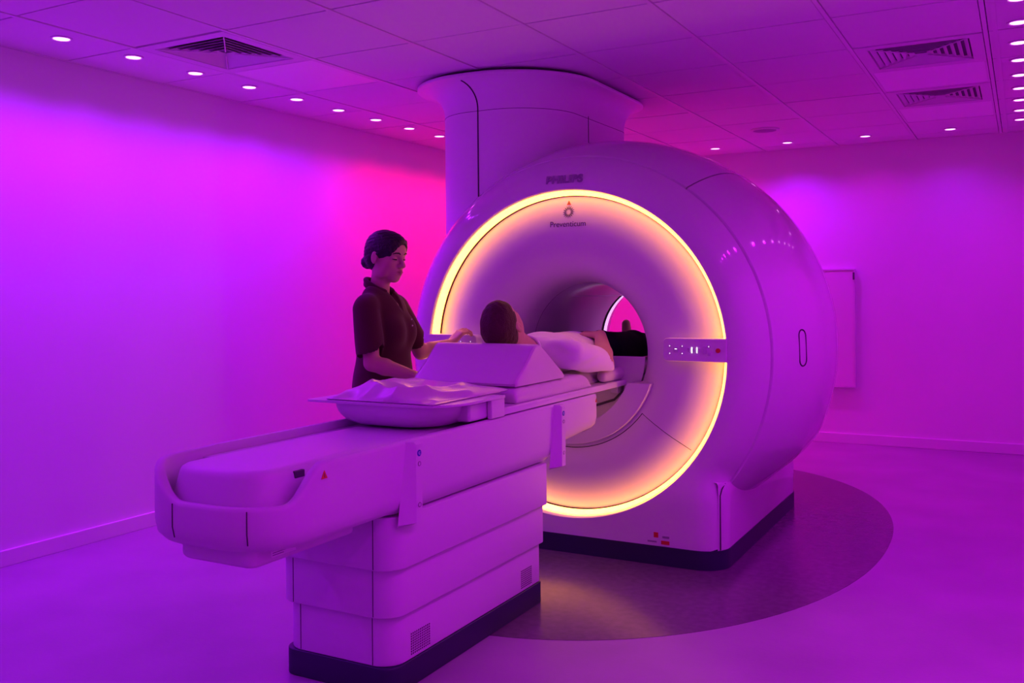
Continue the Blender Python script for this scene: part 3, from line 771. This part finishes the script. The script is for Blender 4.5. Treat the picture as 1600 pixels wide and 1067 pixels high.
# ------------------------------------------------------------------ smooth bodies: distance fields meshed with surface nets
class F:
    """list of primitives blended with a smooth minimum; every primitive gives a distance at points P"""
    def __init__(s): s.it = []; s.pts = []
    def rc(s, a, b, ra, rb, k=0.02, op='u'):
        a = np.array(a, float); b = np.array(b, float)
        s.it.append(('rc', a, b, ra, rb, k, op)); s.pts += [a, b] if op == 'u' else []; return s
    def el(s, c, r, k=0.02, op='u', R=None):
        c = np.array(c, float); r = np.array(r, float)
        s.it.append(('el', c, r, R, 0, k, op)); s.pts += [c - r.max(), c + r.max()] if op == 'u' else []; return s
    def half(s, p, n, k=0.005):                     # keep the side the normal points away from
        s.it.append(('hp', np.array(p, float), np.array(n, float) / np.linalg.norm(n), 0, 0, k, 'i')); return s
    def chain(s, pts, rs, k=0.02):
        for a, b, ra, rb in zip(pts, pts[1:], rs, rs[1:]): s.rc(a, b, ra, rb, k)
        return s
    def prep(s, cen, R):                              # which primitives matter near each block centre
        Qm = np.stack([F.one(i_, cen) for i_ in s.it], 1)
        un = np.array([i_[6] == 'u' for i_ in s.it]); it = np.array([i_[6] == 'i' for i_ in s.it])
        m_ = Qm[:, un].min(1, keepdims=True)
        s.keep = np.where(un, Qm <= m_ + 2 * R + 0.05, it | (Qm <= R + 0.03))
    def prune(s, j):
        f_ = F(); f_.it = [i_ for i_, k in zip(s.it, s.keep[j]) if k]
        return f_
    @staticmethod
    def one(i_, P):
        f_ = F(); f_.it = [i_]; return f_(P)
    def __call__(s, P):
        d = None
        for kind, a, b, c, e, k, op in s.it:
            if kind == 'rc':
                ab = b - a; t_ = np.clip((P - a) @ ab / max(ab @ ab, 1e-9), 0, 1)
                q = np.sqrt((((P - a) - t_[:, None] * ab) ** 2).sum(1)) - (c + (e - c) * t_)
            elif kind == 'el':
                v_ = P - a
                if c is not None: v_ = v_ @ c
                k0 = np.sqrt(((v_ / b) ** 2).sum(1)); k1 = np.sqrt(((v_ / b ** 2) ** 2).sum(1)) + 1e-9
                q = k0 * (k0 - 1) / k1
            else: q = (P - a) @ b
            if d is None: d = q; continue
            if op == 'u':
                h = np.clip(0.5 + 0.5 * (q - d) / k, 0, 1); d = q + (d - q) * h - k * h * (1 - h)
            elif op == 's':
                h = np.clip(0.5 - 0.5 * (d + q) / k, 0, 1); d = d + (-q - d) * h + k * h * (1 - h)
            else:
                h = np.clip(0.5 - 0.5 * (q - d) / k, 0, 1); d = q + (d - q) * h + k * h * (1 - h)
        return d

def nets(fn, lo, hi, h, B=12):
    lo = np.array(lo, float); n = np.ceil((np.array(hi) - lo) / h / B).astype(int) * B + 1
    D_ = np.full(n, 1.0, np.float32)
    nb = (n - 1) // B
    bc = np.stack(np.meshgrid(*[np.arange(m_) for m_ in nb], indexing='ij'), -1).reshape(-1, 3)
    cen = lo + (bc + 0.5) * B * h
    dc = fn(cen); act = np.abs(dc) < B * h * 0.87 + 0.03
    off = np.stack(np.meshgrid(*[np.arange(B + 1)] * 3, indexing='ij'), -1).reshape(-1, 3)
    for k in np.where(~act)[0]:
        if dc[k] < 0:
            b = bc[k] * B; D_[b[0]:b[0] + B + 1, b[1]:b[1] + B + 1, b[2]:b[2] + B + 1] = -1
    ids = np.where(act)[0]
    Rb = B * h * 0.87
    fn.prep(cen[ids], Rb)
    for j, k in enumerate(ids):
        b = bc[k] * B; g = lo + (b + off) * h
        D_[b[0]:b[0] + B + 1, b[1]:b[1] + B + 1, b[2]:b[2] + B + 1] = fn.prune(j)(g).reshape(B + 1, B + 1, B + 1)
    S = D_ < 0
    cor = [(i, j, k) for i in (0, 1) for j in (0, 1) for k in (0, 1)]
    m_ = n - 1
    cnt = sum(S[i:i + m_[0], j:j + m_[1], k:k + m_[2]].astype(np.int8) for i, j, k in cor)
    cells = np.argwhere((cnt > 0) & (cnt < 8))
    vid = -np.ones(m_, np.int64); vid[tuple(cells.T)] = np.arange(len(cells))
    acc = np.zeros((len(cells), 3)); num = np.zeros(len(cells))
    for a in range(8):
        for ax in range(3):
            p = cor[a]
            if p[ax]: continue
            q = list(p); q[ax] = 1
            d0 = D_[cells[:, 0] + p[0], cells[:, 1] + p[1], cells[:, 2] + p[2]]; d1 = D_[cells[:, 0] + q[0], cells[:, 1] + q[1], cells[:, 2] + q[2]]
            x = (d0 < 0) != (d1 < 0); t_ = np.where(x, d0 / np.where(x, d0 - d1, 1), 0)
            pt = np.tile(np.array(p, float), (len(cells), 1)); pt[:, ax] += t_
            acc[x] += pt[x]; num[x] += 1
    V_ = lo + (cells + acc / num[:, None]) * h
    faces = []
    for ax in range(3):
        u, v_ = [(1, 2), (2, 0), (0, 1)][ax]
        sl0 = [slice(None)] * 3; sl1 = [slice(None)] * 3; sl0[ax] = slice(0, -1); sl1[ax] = slice(1, None)
        e = np.argwhere(S[tuple(sl0)] != S[tuple(sl1)])
        e = e[(e[:, u] > 0) & (e[:, v_] > 0) & (e[:, u] < m_[u]) & (e[:, v_] < m_[v_])]
        if not len(e): continue
        def c_(du, dv): q = e.copy(); q[:, u] -= du; q[:, v_] -= dv; return vid[tuple(q.T)]
        f4 = np.stack([c_(1, 1), c_(0, 1), c_(0, 0), c_(1, 0)], 1)
        neg = S[tuple(e.T)]
        f4[~neg] = f4[~neg][:, ::-1]
        faces.append(f4[(f4 >= 0).all(1)])
    return V_, np.concatenate(faces)

def net_obj(name, fn, h, m_, parent, origin, lo=None, hi=None, tone=None, relax=1):
    if lo is None:
        P = np.array(fn.pts); lo = P.min(0) - 0.13; hi = P.max(0) + 0.13
    V_, f4 = nets(fn, lo, hi, h)
    for _ in range(relax):                            # light Laplacian smoothing
        s_ = np.zeros_like(V_); c_ = np.zeros(len(V_))
        for a in range(4):
            b = (a + 1) % 4
            np.add.at(s_, f4[:, a], V_[f4[:, b]]); np.add.at(c_, f4[:, a], 1)
            np.add.at(s_, f4[:, b], V_[f4[:, a]]); np.add.at(c_, f4[:, b], 1)
        V_ = V_ * 0.5 + 0.5 * s_ / np.maximum(c_, 1)[:, None]
    me = bpy.data.meshes.new(name)
    me.vertices.add(len(V_)); me.vertices.foreach_set('co', (V_ - np.array(origin)).ravel())
    me.loops.add(f4.size); me.loops.foreach_set('vertex_index', f4.ravel().astype(np.int32))
    me.polygons.add(len(f4)); me.polygons.foreach_set('loop_start', np.arange(0, f4.size, 4, dtype=np.int32))
    me.polygons.foreach_set('use_smooth', np.ones(len(f4), bool))
    me.update(calc_edges=True); me.validate()
    if tone is not None:
        at = me.color_attributes.new('tone', 'FLOAT_COLOR', 'POINT')
        c = np.ones((len(V_), 4), np.float32); c[:, :3] = tone(V_); at.data.foreach_set('color', c.ravel())
    return link(name, me, m_, parent)

def nz(v): v = np.array(v, float); return v / np.linalg.norm(v)

class Head:
    """head frame: x to the face, y to the person's left, z to the crown"""
    def __init__(s, o, fwd, up, k=1.0):
        s.o = np.array(o, float); f = nz(fwd); u = nz(np.array(up) - f * (np.array(up) @ f)); l = np.cross(u, f)
        s.R = np.stack([f, l, u], 1); s.k = k
    def __call__(s, x, y, z): return s.o + s.R @ (np.array([x, y, z]) * s.k)
    def local(s, P): return (P - s.o) @ s.R / s.k
    def skin(s, q, male=False):
        k = s.k; R = s.R
        def E(c, r, b=0.02, op='u'): q.el(s(*c), np.array(r) * k, b * k, op, R)
        def C(a, b_, ra, rb, b=0.012): q.rc(s(*a), s(*b_), ra * k, rb * k, b * k)
        E((-0.012, 0, 0.034), (0.094, 0.074, 0.083), 0.02)
        E((0.022, 0, -0.028), (0.064, 0.057, 0.082), 0.03)
        E((0.045, 0, 0.045), (0.045, 0.058, 0.045), 0.03)
        for y in (-1, 1):
            E((0.046, y * 0.036, -0.028), (0.030, 0.024, 0.030), 0.02)
            E((0.018, y * 0.048, -0.066), (0.034, 0.014, 0.030), 0.02)
        E((0.062, 0, -0.094), (0.022, 0.026, 0.018), 0.025)
        E((0.068, 0, -0.062), (0.026, 0.030, 0.026), 0.02)
        C((0.072, -0.030, 0.024), (0.072, 0.030, 0.024), 0.013, 0.013, 0.015)
        for y in (-1, 1): E((0.098, y * 0.032, 0.004), (0.026, 0.019, 0.0125), 0.014, 's')
        for y in (-1, 1): E((0.068, y * 0.032, 0.002), (0.0155, 0.0175, 0.0135), 0.006)
        C((0.080, 0, 0.016), (0.108, 0, -0.027), 0.0075, 0.0110, 0.009)
        for y in (-1, 1): E((0.092, y * 0.0125, -0.031), (0.012, 0.008, 0.008), 0.008)
        C((0.088, -0.020, -0.0575), (0.0965, 0, -0.0535), 0.004, 0.0062, 0.006); C((0.088, 0.020, -0.0575), (0.0965, 0, -0.0535), 0.004, 0.0062, 0.006)
        C((0.086, -0.018, -0.0635), (0.0945, 0, -0.0665), 0.004, 0.0072, 0.006); C((0.086, 0.018, -0.0635), (0.0945, 0, -0.0665), 0.004, 0.0072, 0.006)
        for y in (-1, 1):
            E((-0.008, y * 0.077, -0.004), (0.020, 0.0085, 0.031), 0.008)
            E((-0.002, y * 0.086, -0.002), (0.010, 0.006, 0.018), 0.006, 's')
    def tone(s, P, base, lips):
        L_ = s.local(P); c = np.tile(np.array(base, np.float32), (len(P), 1))
        d = np.sqrt(((L_[:, 0] - 0.095) / 0.03) ** 2 + (L_[:, 1] / 0.023) ** 2 + ((L_[:, 2] + 0.060) / 0.0125) ** 2)
        w_ = np.clip((1.1 - d) / 0.3, 0, 1)[:, None]; c = c * (1 - w_) + np.array(lips) * w_
        for y in (-1, 1):
            d = np.sqrt(((L_[:, 0] - 0.06) / 0.04) ** 2 + ((L_[:, 1] - y * 0.04) / 0.025) ** 2 + ((L_[:, 2] + 0.03) / 0.025) ** 2)
            w_ = (0.35 * np.clip(1 - d, 0, 1))[:, None]; c = c * (1 - w_) + np.array((base[0], base[1] * .7, base[2] * .7)) * w_
        return c
    def line(s, pts, r): return MB().tube([s(*p) for p in pts], [q * s.k for q in r], 6)

def hand(q, wrist, d, n, side, curl=(0.3, 0.5, 0.4), spread=0.12, k=1.0, thumb=0.6):
    """palm and five fingers; d along the hand, n out of the palm, side towards the thumb"""
    d = nz(d); n = nz(np.array(n) - d * (np.array(n) @ d)); sd = np.cross(n, d); sd = sd if sd @ np.array(side) > 0 else -sd
    w_ = np.array(wrist, float)
    offs = (0.027, 0.009, -0.009, -0.026); ln = (0.040, 0.044, 0.041, 0.032)
    for o_, l_ in zip(offs, ln):
        base = w_ + d * 0.010 * k + sd * o_ * 0.6 * k; kn = w_ + d * (0.082 - abs(o_) * 0.15) * k + sd * o_ * k
        q.rc(base, kn, 0.0135 * k, 0.0105 * k, 0.012)
        ang = 0.0; p = kn; dr = nz(d + sd * o_ * spread / 0.03)
        for c_, ll, r0, r1 in ((curl[0], l_, 0.0092, 0.0082), (curl[1], l_ * 0.62, 0.0082, 0.0074), (curl[2], l_ * 0.50, 0.0074, 0.0062)):
            ang += c_; e = p + (dr * math.cos(ang) + n * math.sin(ang)) * ll * k
            q.rc(p, e, r0 * k, r1 * k, 0.004); p = e
    t0 = w_ + d * 0.022 * k + sd * 0.022 * k; t1 = t0 + (d * 0.7 + sd * thumb + n * 0.25) * 0.038 * k; t2 = t1 + (d * 0.95 + sd * 0.15 + n * 0.25) * 0.028 * k; t3 = t2 + (d * 0.95 + n * 0.35) * 0.022 * k
    q.rc(t0, t1, 0.0145 * k, 0.011 * k, 0.012); q.rc(t1, t2, 0.0105 * k, 0.009 * k, 0.004); q.rc(t2, t3, 0.009 * k, 0.0072 * k, 0.004)

class Wrinkled:
    """cloth: a distance field with gentle folds"""
    def __init__(s, f_, amp, fr, seed, stretch=(1, 1, 1)):
        s.f = f_; s.amp = amp; s.pts = f_.pts; r_ = np.random.default_rng(seed)
        s.w = [(nz(r_.normal(size=3) * np.array(stretch)) * fr * r_.uniform(0.6, 1.8), r_.uniform(0, 6.28)) for _ in range(6)]
    def prep(s, cen, R): s.f.prep(cen, R)
    def prune(s, j):
        o = object.__new__(Wrinkled); o.__dict__.update(s.__dict__); o.f = s.f.prune(j); return o
    def __call__(s, P):
        n_ = sum(np.sin(P @ w_ + p_ + 1.5 * np.sin(P @ s.w[(i + 1) % 6][0] * 0.5)) for i, (w_, p_) in enumerate(s.w)) / 3.0
        return s.f(P) + s.amp * n_

# ------------------------------------------------------------------ the standing woman
fa = math.radians(10); fdir = np.array([math.cos(fa), math.sin(fa), 0]); ldir = np.array([-math.sin(fa), math.cos(fa), 0])
WR = np.array([-2.665, 3.60, 0.0])
def W(a, b, z): return WR + fdir * a + ldir * b + np.array([0, 0, z])
wom = thing('person', 'person in dark maroon short-sleeved tunic standing behind the patient table', 'person', tuple(WR))
ha = math.radians(-3); hp = math.radians(-9)
hd = Head(W(0.015, 0, 1.450), (math.cos(ha) * math.cos(hp), math.sin(ha) * math.cos(hp), math.sin(hp)), (0, 0, 1), 1.0)
sk = F()
hd.skin(sk)
sk.rc(hd(-0.022, 0, -0.045), W(-0.025, 0, 1.26), 0.043, 0.048, 0.022)
sk.el(W(0.0, 0, 1.185), (0.085, 0.125, 0.075), 0.03, 'u', np.stack([fdir, ldir, [0, 0, 1]], 1))
sk.el(W(0.0, 0, 1.02), (0.090, 0.115, 0.20), 0.04, 'u', np.stack([fdir, ldir, [0, 0, 1]], 1))
sk.el(W(-0.01, 0, 0.83), (0.10, 0.14, 0.12), 0.04, 'u', np.stack([fdir, ldir, [0, 0, 1]], 1))
RS, LS = W(-0.01, -0.160, 1.205), W(-0.01, 0.160, 1.205)
RE = W(0.045, -0.215, 0.965); RWr = np.array([-2.425, 3.50, 0.905])
LE = np.array([-2.635, 3.86, 0.985]); LWr = np.array([-2.575, 4.050, 1.020])
sk.chain([W(0, -0.10, 1.22), RS, RE], [0.045, 0.046, 0.036], 0.02)
sk.rc(RE, RE + (RWr - RE) * 0.3, 0.037, 0.038, 0.01).rc(RE + (RWr - RE) * 0.3, RWr, 0.038, 0.023, 0.01)
hand(sk, RWr, (1.0, -0.05, -0.10), (0, 0, -1), (0, 1, 0), (0.10, 0.15, 0.1), k=0.92)
sk.chain([W(0, 0.10, 1.22), LS, LE], [0.045, 0.046, 0.036], 0.02)
sk.rc(LE, LE + (LWr - LE) * 0.3, 0.037, 0.037, 0.01).rc(LE + (LWr - LE) * 0.3, LWr, 0.037, 0.023, 0.01)
hand(sk, LWr, (0.35, 0.45, 0.62), (0.25, 0.75, -0.55), (-1, 0, 0.4), (0.55, 0.75, 0.5), spread=0.2, k=0.92)
for s in (-1, 1):
    sk.chain([W(-0.01, s * 0.08, 0.80), W(0.01, s * 0.085, 0.43), W(-0.015, s * 0.085, 0.09)], [0.075, 0.052, 0.036], 0.02)
    sk.rc(W(-0.03, s * 0.085, 0.045), W(0.13, s * 0.095, 0.032), 0.034, 0.026, 0.03)
BASE_W = (0.56, 0.33, 0.245)
net_obj('body', sk, 0.0042, M['skin_w'], wom, WR, tone=lambda P: hd.tone(P, BASE_W, (0.46, 0.19, 0.16)))
# hair: sleek, drawn back from a side parting into a low bun
hr_ = F()
def HE(q, hdx, c, r, b=0.02, op='u'): q.el(hdx(*c), np.array(r) * hdx.k, b, op, hdx.R)
HE(hr_, hd, (-0.016, 0, 0.038), (0.101, 0.0815, 0.091))
HE(hr_, hd, (-0.055, 0, -0.012), (0.052, 0.066, 0.062), 0.03)
HE(hr_, hd, (0.030, 0, 0.050), (0.070, 0.070, 0.068), 0.02)
HE(hr_, hd, (0.112, 0.004, -0.024), (0.080, 0.066, 0.098), 0.006, 's')
HE(hr_, hd, (0.034, 0, -0.078), (0.060, 0.090, 0.066), 0.010, 's')
for y in (-1, 1): HE(hr_, hd, (0.000, y * 0.088, -0.012), (0.024, 0.016, 0.030), 0.008, 's')
for y in (-1, 1): hr_.rc(hd(0.062, y * 0.046, 0.078), hd(0.008, y * 0.070, 0.014), 0.012, 0.011, 0.012)
HE(hr_, hd, (-0.108, 0, -0.038), (0.033, 0.036, 0.033), 0.010)
class Strand:
    def __init__(s, f_, h_): s.f = f_; s.h = h_; s.pts = f_.pts
    def prep(s, cen, R): s.f.prep(cen, R)
    def prune(s, j): return Strand(s.f.prune(j), s.h)
    def __call__(s, P):
        L_ = s.h.local(P); return s.f(P) + 0.0009 * np.sin(L_[:, 1] * 420 + L_[:, 2] * 160) + 0.0007 * np.sin(L_[:, 2] * 360 - L_[:, 0] * 120)
net_obj('hair', Strand(hr_, hd), 0.0035, M['hair'], wom, WR, tone=None)
# brows, lashes and lip line follow the face
for s in (-1, 1):
    ob = hd.line([(0.0925, s * 0.013, 0.025), (0.0915, s * 0.025, 0.030), (0.0855, s * 0.039, 0.029), (0.075, s * 0.050, 0.023)], [0.0030, 0.0040, 0.0036, 0.0018])
    ob.v = [tuple(np.array(p) - WR) for p in ob.v]; ob.build('eyebrow', M['brow'], wom, smooth=True)
    ob = hd.line([(0.0795, s * 0.018, -0.003), (0.0838, s * 0.027, -0.001), (0.0822, s * 0.038, -0.001), (0.0745, s * 0.048, 0.000)], [0.0014, 0.0030, 0.0030, 0.0016])
    ob.v = [tuple(np.array(p) - WR) for p in ob.v]; ob.build('eyelash', M['brow'], wom, smooth=True)
ob = hd.line([(0.0925, -0.021, -0.0585), (0.0985, -0.010, -0.0605), (0.1010, 0, -0.0600), (0.0985, 0.010, -0.0605), (0.0925, 0.021, -0.0585)], [0.0006, 0.0011, 0.0011, 0.0011, 0.0006])
ob.v = [tuple(np.array(p) - WR) for p in ob.v]; ob.build('lip_line', M['brow'], wom, smooth=True)
# tunic
BR = np.stack([fdir, ldir, [0, 0, 1]], 1)
tu = F()
tu.el(W(-0.01, 0, 1.13), (0.115, 0.165, 0.175), 0.03, 'u', BR)
tu.el(W(0.0, 0, 0.95), (0.118, 0.152, 0.24), 0.06, 'u', BR)
tu.el(W(-0.01, 0, 0.80), (0.132, 0.178, 0.20), 0.06, 'u', BR)
for s in (-1, 1): tu.el(W(0.072, s * 0.066, 1.095), (0.062, 0.066, 0.075), 0.04, 'u', BR)
tu.rc(W(-0.015, -0.13, 1.222), W(-0.015, 0.13, 1.222), 0.058, 0.058, 0.03)
tu.rc(W(-0.03, -0.055, 1.268), W(-0.03, 0.055, 1.268), 0.047, 0.047, 0.03)
for S_, E_ in ((RS, RE), (LS, LE)):
    tu.rc(S_, S_ + (E_ - S_) * 0.80, 0.062, 0.066, 0.02)
tu.half(W(0, 0, 0.735), (0, 0, -1), 0.004)
for S_, E_ in ((RS, RE), (LS, LE)):                     # open sleeve ends
    d = nz(E_ - S_); tu.rc(S_ + (E_ - S_) * 0.80, S_ + (E_ - S_) * 1.35, 0.060, 0.075, 0.012, 's')
tu.rc(W(-0.02, 0, 1.25), W(0.005, 0, 1.40), 0.047, 0.075, 0.006, 's')
tu.rc(W(0.06, 0, 1.285), W(0.115, 0, 1.185), 0.034, 0.006, 0.006, 's')
net_obj('tunic', Wrinkled(tu, 0.0025, 26, 5, (1, 1, 0.45)), 0.005, M['tunic'], wom, WR)
# stand collar with a notch in front
cl = F(); prev = None
for k in range(25):
    a = math.radians(38) + math.radians(284) * k / 24
    p = W(-0.022 + 0.066 * math.cos(a), 0.064 * math.sin(a), 1.314 - 0.034 * math.cos(a))
    if prev is not None:
        cl.rc(prev, p, 0.0085, 0.0085, 0.006); cl.rc(prev - [0, 0, 0.022], p - [0, 0, 0.022], 0.0085, 0.0085, 0.006)
        cl.rc((prev + p) / 2, (prev + p) / 2 - [0, 0, 0.022], 0.008, 0.008, 0.008)
    prev = p
for s in (-1, 1):
    cl.rc(W(0.030, s * 0.040, 1.262), W(0.092, s * 0.012, 1.195), 0.0075, 0.0055, 0.008)
    cl.rc(W(0.030, s * 0.046, 1.245), W(0.085, s * 0.020, 1.195), 0.0075, 0.0055, 0.012)
net_obj('collar', cl, 0.0035, M['tunic'], wom, WR)
for k, (p, r) in enumerate(((RS + (RE - RS) * 0.62 + np.array([0.005, -0.066, 0.0]), 0.004), (W(0.128, 0.035, 1.155), 0.0035), (W(0.132, 0.035, 1.125), 0.0035))):
    mb = MB(); d0 = nz((0.3, -0.95, 0)) if k == 0 else fdir
    u0 = np.cross(d0, [0, 0, 1]); c0 = p - WR
    mb.loft([[c0 + d0 * e + (u0 * math.cos(a) + np.array([0, 0, 1]) * math.sin(a)) * r * q for a in np.linspace(0, 2 * PI, 12, endpoint=False)] for e, q in ((-0.002, 1), (0.001, 1), (0.002, 0.7))])
    mb.build('button', M['white'], wom)
tr_ = F()
tr_.el(W(-0.01, 0, 0.79), (0.118, 0.160, 0.13), 0.03, 'u', BR)
for s in (-1, 1):
    tr_.chain([W(-0.005, s * 0.083, 0.76), W(0.012, s * 0.088, 0.43), W(-0.01, s * 0.088, 0.075)], [0.088, 0.070, 0.062], 0.03)
tr_.half((0, 0, 0.055), (0, 0, -1))
tr_.half((0, 0, 0.80), (0, 0, 1))
net_obj('trousers', Wrinkled(tr_, 0.002, 22, 8, (1, 1, 0.5)), 0.007, M['trouser'], wom, WR)
for s in (-1, 1):
    sh = F(); sh.rc(W(-0.035, s * 0.087, 0.048), W(0.06, s * 0.09, 0.045), 0.044, 0.042, 0.02).rc(W(0.06, s * 0.09, 0.045), W(0.145, s * 0.096, 0.036), 0.042, 0.034, 0.02)
    sh.half((0, 0, 0.001), (0, 0, -1)).half((0, 0, 0.075), (0, 0, 1))
    net_obj('shoe', sh, 0.006, M['shoe'], wom, WR)

# ------------------------------------------------------------------ the lying patient
PX = TX - 0.002; PY = 0.03
pat = thing('person', 'person in pale T-shirt and black trousers lying on the patient table', 'person', (PX, 4.0, 0.907))
PO = np.array([PX, 4.0, 0.907])
def Q(x, y, z): return np.array([PX + x, y + PY, z])
ph = Head(Q(-0.005, 3.520, 1.130), (-0.10, 0.42, 0.90), (0.02, -0.90, 0.42), 1.0)
ps = F()
ph.skin(ps, True)
ps.rc(ph(-0.02, 0, -0.05), Q(0, 3.74, 1.005), 0.056, 0.060, 0.025)
ps.el(Q(0, 3.95, 0.992), (0.145, 0.20, 0.080), 0.03)
ps.el(Q(0, 4.20, 0.985), (0.135, 0.20, 0.072), 0.04)
ps.el(Q(0, 4.42, 0.978), (0.145, 0.14, 0.068), 0.04)
pRS, pRE, pRW = Q(0.182, 3.82, 0.995), Q(0.238, 4.075, 0.935), Q(0.160, 4.205, 1.062)
pLS, pLE, pLW = Q(-0.182, 3.82, 0.995), Q(-0.240, 4.08, 0.95), Q(-0.15, 4.28, 1.045)
for S_, E_, W_, sx in ((pRS, pRE, pRW, 1), (pLS, pLE, pLW, -1)):
    ps.chain([Q(sx * 0.11, 3.80, 1.0), S_, E_], [0.05, 0.052, 0.041], 0.02)
    ps.rc(E_, E_ + (W_ - E_) * 0.35, 0.042, 0.044, 0.01).rc(E_ + (W_ - E_) * 0.35, W_, 0.044, 0.028, 0.01)
hand(ps, pRW, (-0.9, -0.10, 0.10), (0, 0.1, -1), (0, 1, 0.2), (0.45, 0.45, 0.35), k=1.05)
hand(ps, pLW, (0.8, 0.25, 0.05), (0, 0, -1), (0, -1, 0), (0.25, 0.3, 0.2), k=1.05)
for sx in (-1, 1):
    ps.chain([Q(sx * 0.09, 4.44, 0.975), Q(sx * 0.10, 4.80, 0.985), Q(sx * 0.11, 5.22, 0.955)], [0.07, 0.050, 0.036], 0.02)
    ps.rc(Q(sx * 0.11, 5.24, 0.945), Q(sx * 0.13, 5.27, 1.08), 0.036, 0.026, 0.03)
ps.half((0, 0, 0.909), (0, 0, -1), 0.004)
net_obj('body', ps, 0.0042, M['skin_m'], pat, PO, tone=lambda P: ph.tone(P, (0.60, 0.36, 0.27), (0.50, 0.20, 0.16)))
pq = F()
HE(pq, ph, (-0.016, 0, 0.038), (0.097, 0.0785, 0.0875))
HE(pq, ph, (-0.045, 0, -0.018), (0.056, 0.064, 0.055), 0.03)
HE(pq, ph, (0.026, 0, 0.052), (0.070, 0.068, 0.068), 0.02)
HE(pq, ph, (0.104, 0, -0.032), (0.060, 0.078, 0.082), 0.006, 's')
HE(pq, ph, (0.020, 0, -0.080), (0.062, 0.090, 0.060), 0.010, 's')
for y in (-1, 1): HE(pq, ph, (-0.002, y * 0.085, -0.010), (0.024, 0.016, 0.034), 0.006, 's')
pq.half((0, 0, 0.99), (0, 0, -1))
net_obj('hair', Wrinkled(pq, 0.0014, 170, 4), 0.0035, M['hair2'], pat, PO)
for s in (-1, 1):
    ob = ph.line([(0.079, s * 0.014, 0.030), (0.0815, s * 0.026, 0.033), (0.074, s * 0.042, 0.031), (0.066, s * 0.049, 0.025)], [0.0026, 0.0036, 0.0032, 0.0014])
    ob.v = [tuple(np.array(p) - PO) for p in ob.v]; ob.build('eyebrow', M['hair2'], pat, smooth=True)
    ob = ph.line([(0.0785, s * 0.018, 0.001), (0.0835, s * 0.028, 0.003), (0.0815, s * 0.038, 0.002), (0.0745, s * 0.047, 0.001)], [0.0008, 0.0015, 0.0015, 0.0008])
    ob.v = [tuple(np.array(p) - PO) for p in ob.v]; ob.build('eyelash', M['brow'], pat, smooth=True)
st = F()
st.el(Q(0, 3.94, 0.990), (0.165, 0.215, 0.098), 0.03)
st.el(Q(0, 4.16, 0.985), (0.160, 0.200, 0.092), 0.05)
st.el(Q(0, 4.30, 0.982), (0.160, 0.10, 0.082), 0.05)
st.rc(Q(-0.15, 3.80, 1.0), Q(0.15, 3.80, 1.0), 0.064, 0.064, 0.03)
for S_, E_ in ((pRS, pRE), (pLS, pLE)): st.rc(S_, S_ + (E_ - S_) * 0.86, 0.066, 0.070, 0.02)
st.half(Q(0, 4.335, 0), (0, 1, 0), 0.006)
for S_, E_ in ((pRS, pRE), (pLS, pLE)): st.rc(S_ + (E_ - S_) * 0.90, S_ + (E_ - S_) * 1.3, 0.060, 0.080, 0.004, 's')
st.rc(Q(0, 3.745, 1.01), Q(0, 3.64, 1.07), 0.060, 0.072, 0.006, 's')
st.half((0, 0, 0.908), (0, 0, -1), 0.004)
net_obj('shirt', Wrinkled(st, 0.0050, 42, 9, (1.2, 1, 0.8)), 0.0045, M['shirt'], pat, PO)
cb = F(); prev = None
for k in range(33):
    a = 2 * PI * k / 32; p = Q(0.068 * math.cos(a), 3.728 + 0.022 * math.sin(a), 1.012 + 0.062 * math.sin(a))
    if prev is not None and p[2] > 0.93: cb.rc(prev, p, 0.007, 0.007, 0.006)
    prev = p
net_obj('shirt_collar', cb, 0.0035, M['shirt'], pat, PO)
pt_ = F()
pt_.el(Q(0, 4.41, 0.978), (0.163, 0.14, 0.082), 0.03)
for sx in (-1, 1): pt_.chain([Q(sx * 0.086, 4.44, 0.978), Q(sx * 0.10, 4.80, 0.985), Q(sx * 0.11, 5.20, 0.956)], [0.090, 0.072, 0.052], 0.03)
pt_.half((0, 0, 0.908), (0, 0, -1), 0.004)
pt_.half(Q(0, 5.17, 0), (0, 1, 0), 0.004)
net_obj('trousers', Wrinkled(pt_, 0.003, 30, 12), 0.006, M['trouser'], pat, PO)
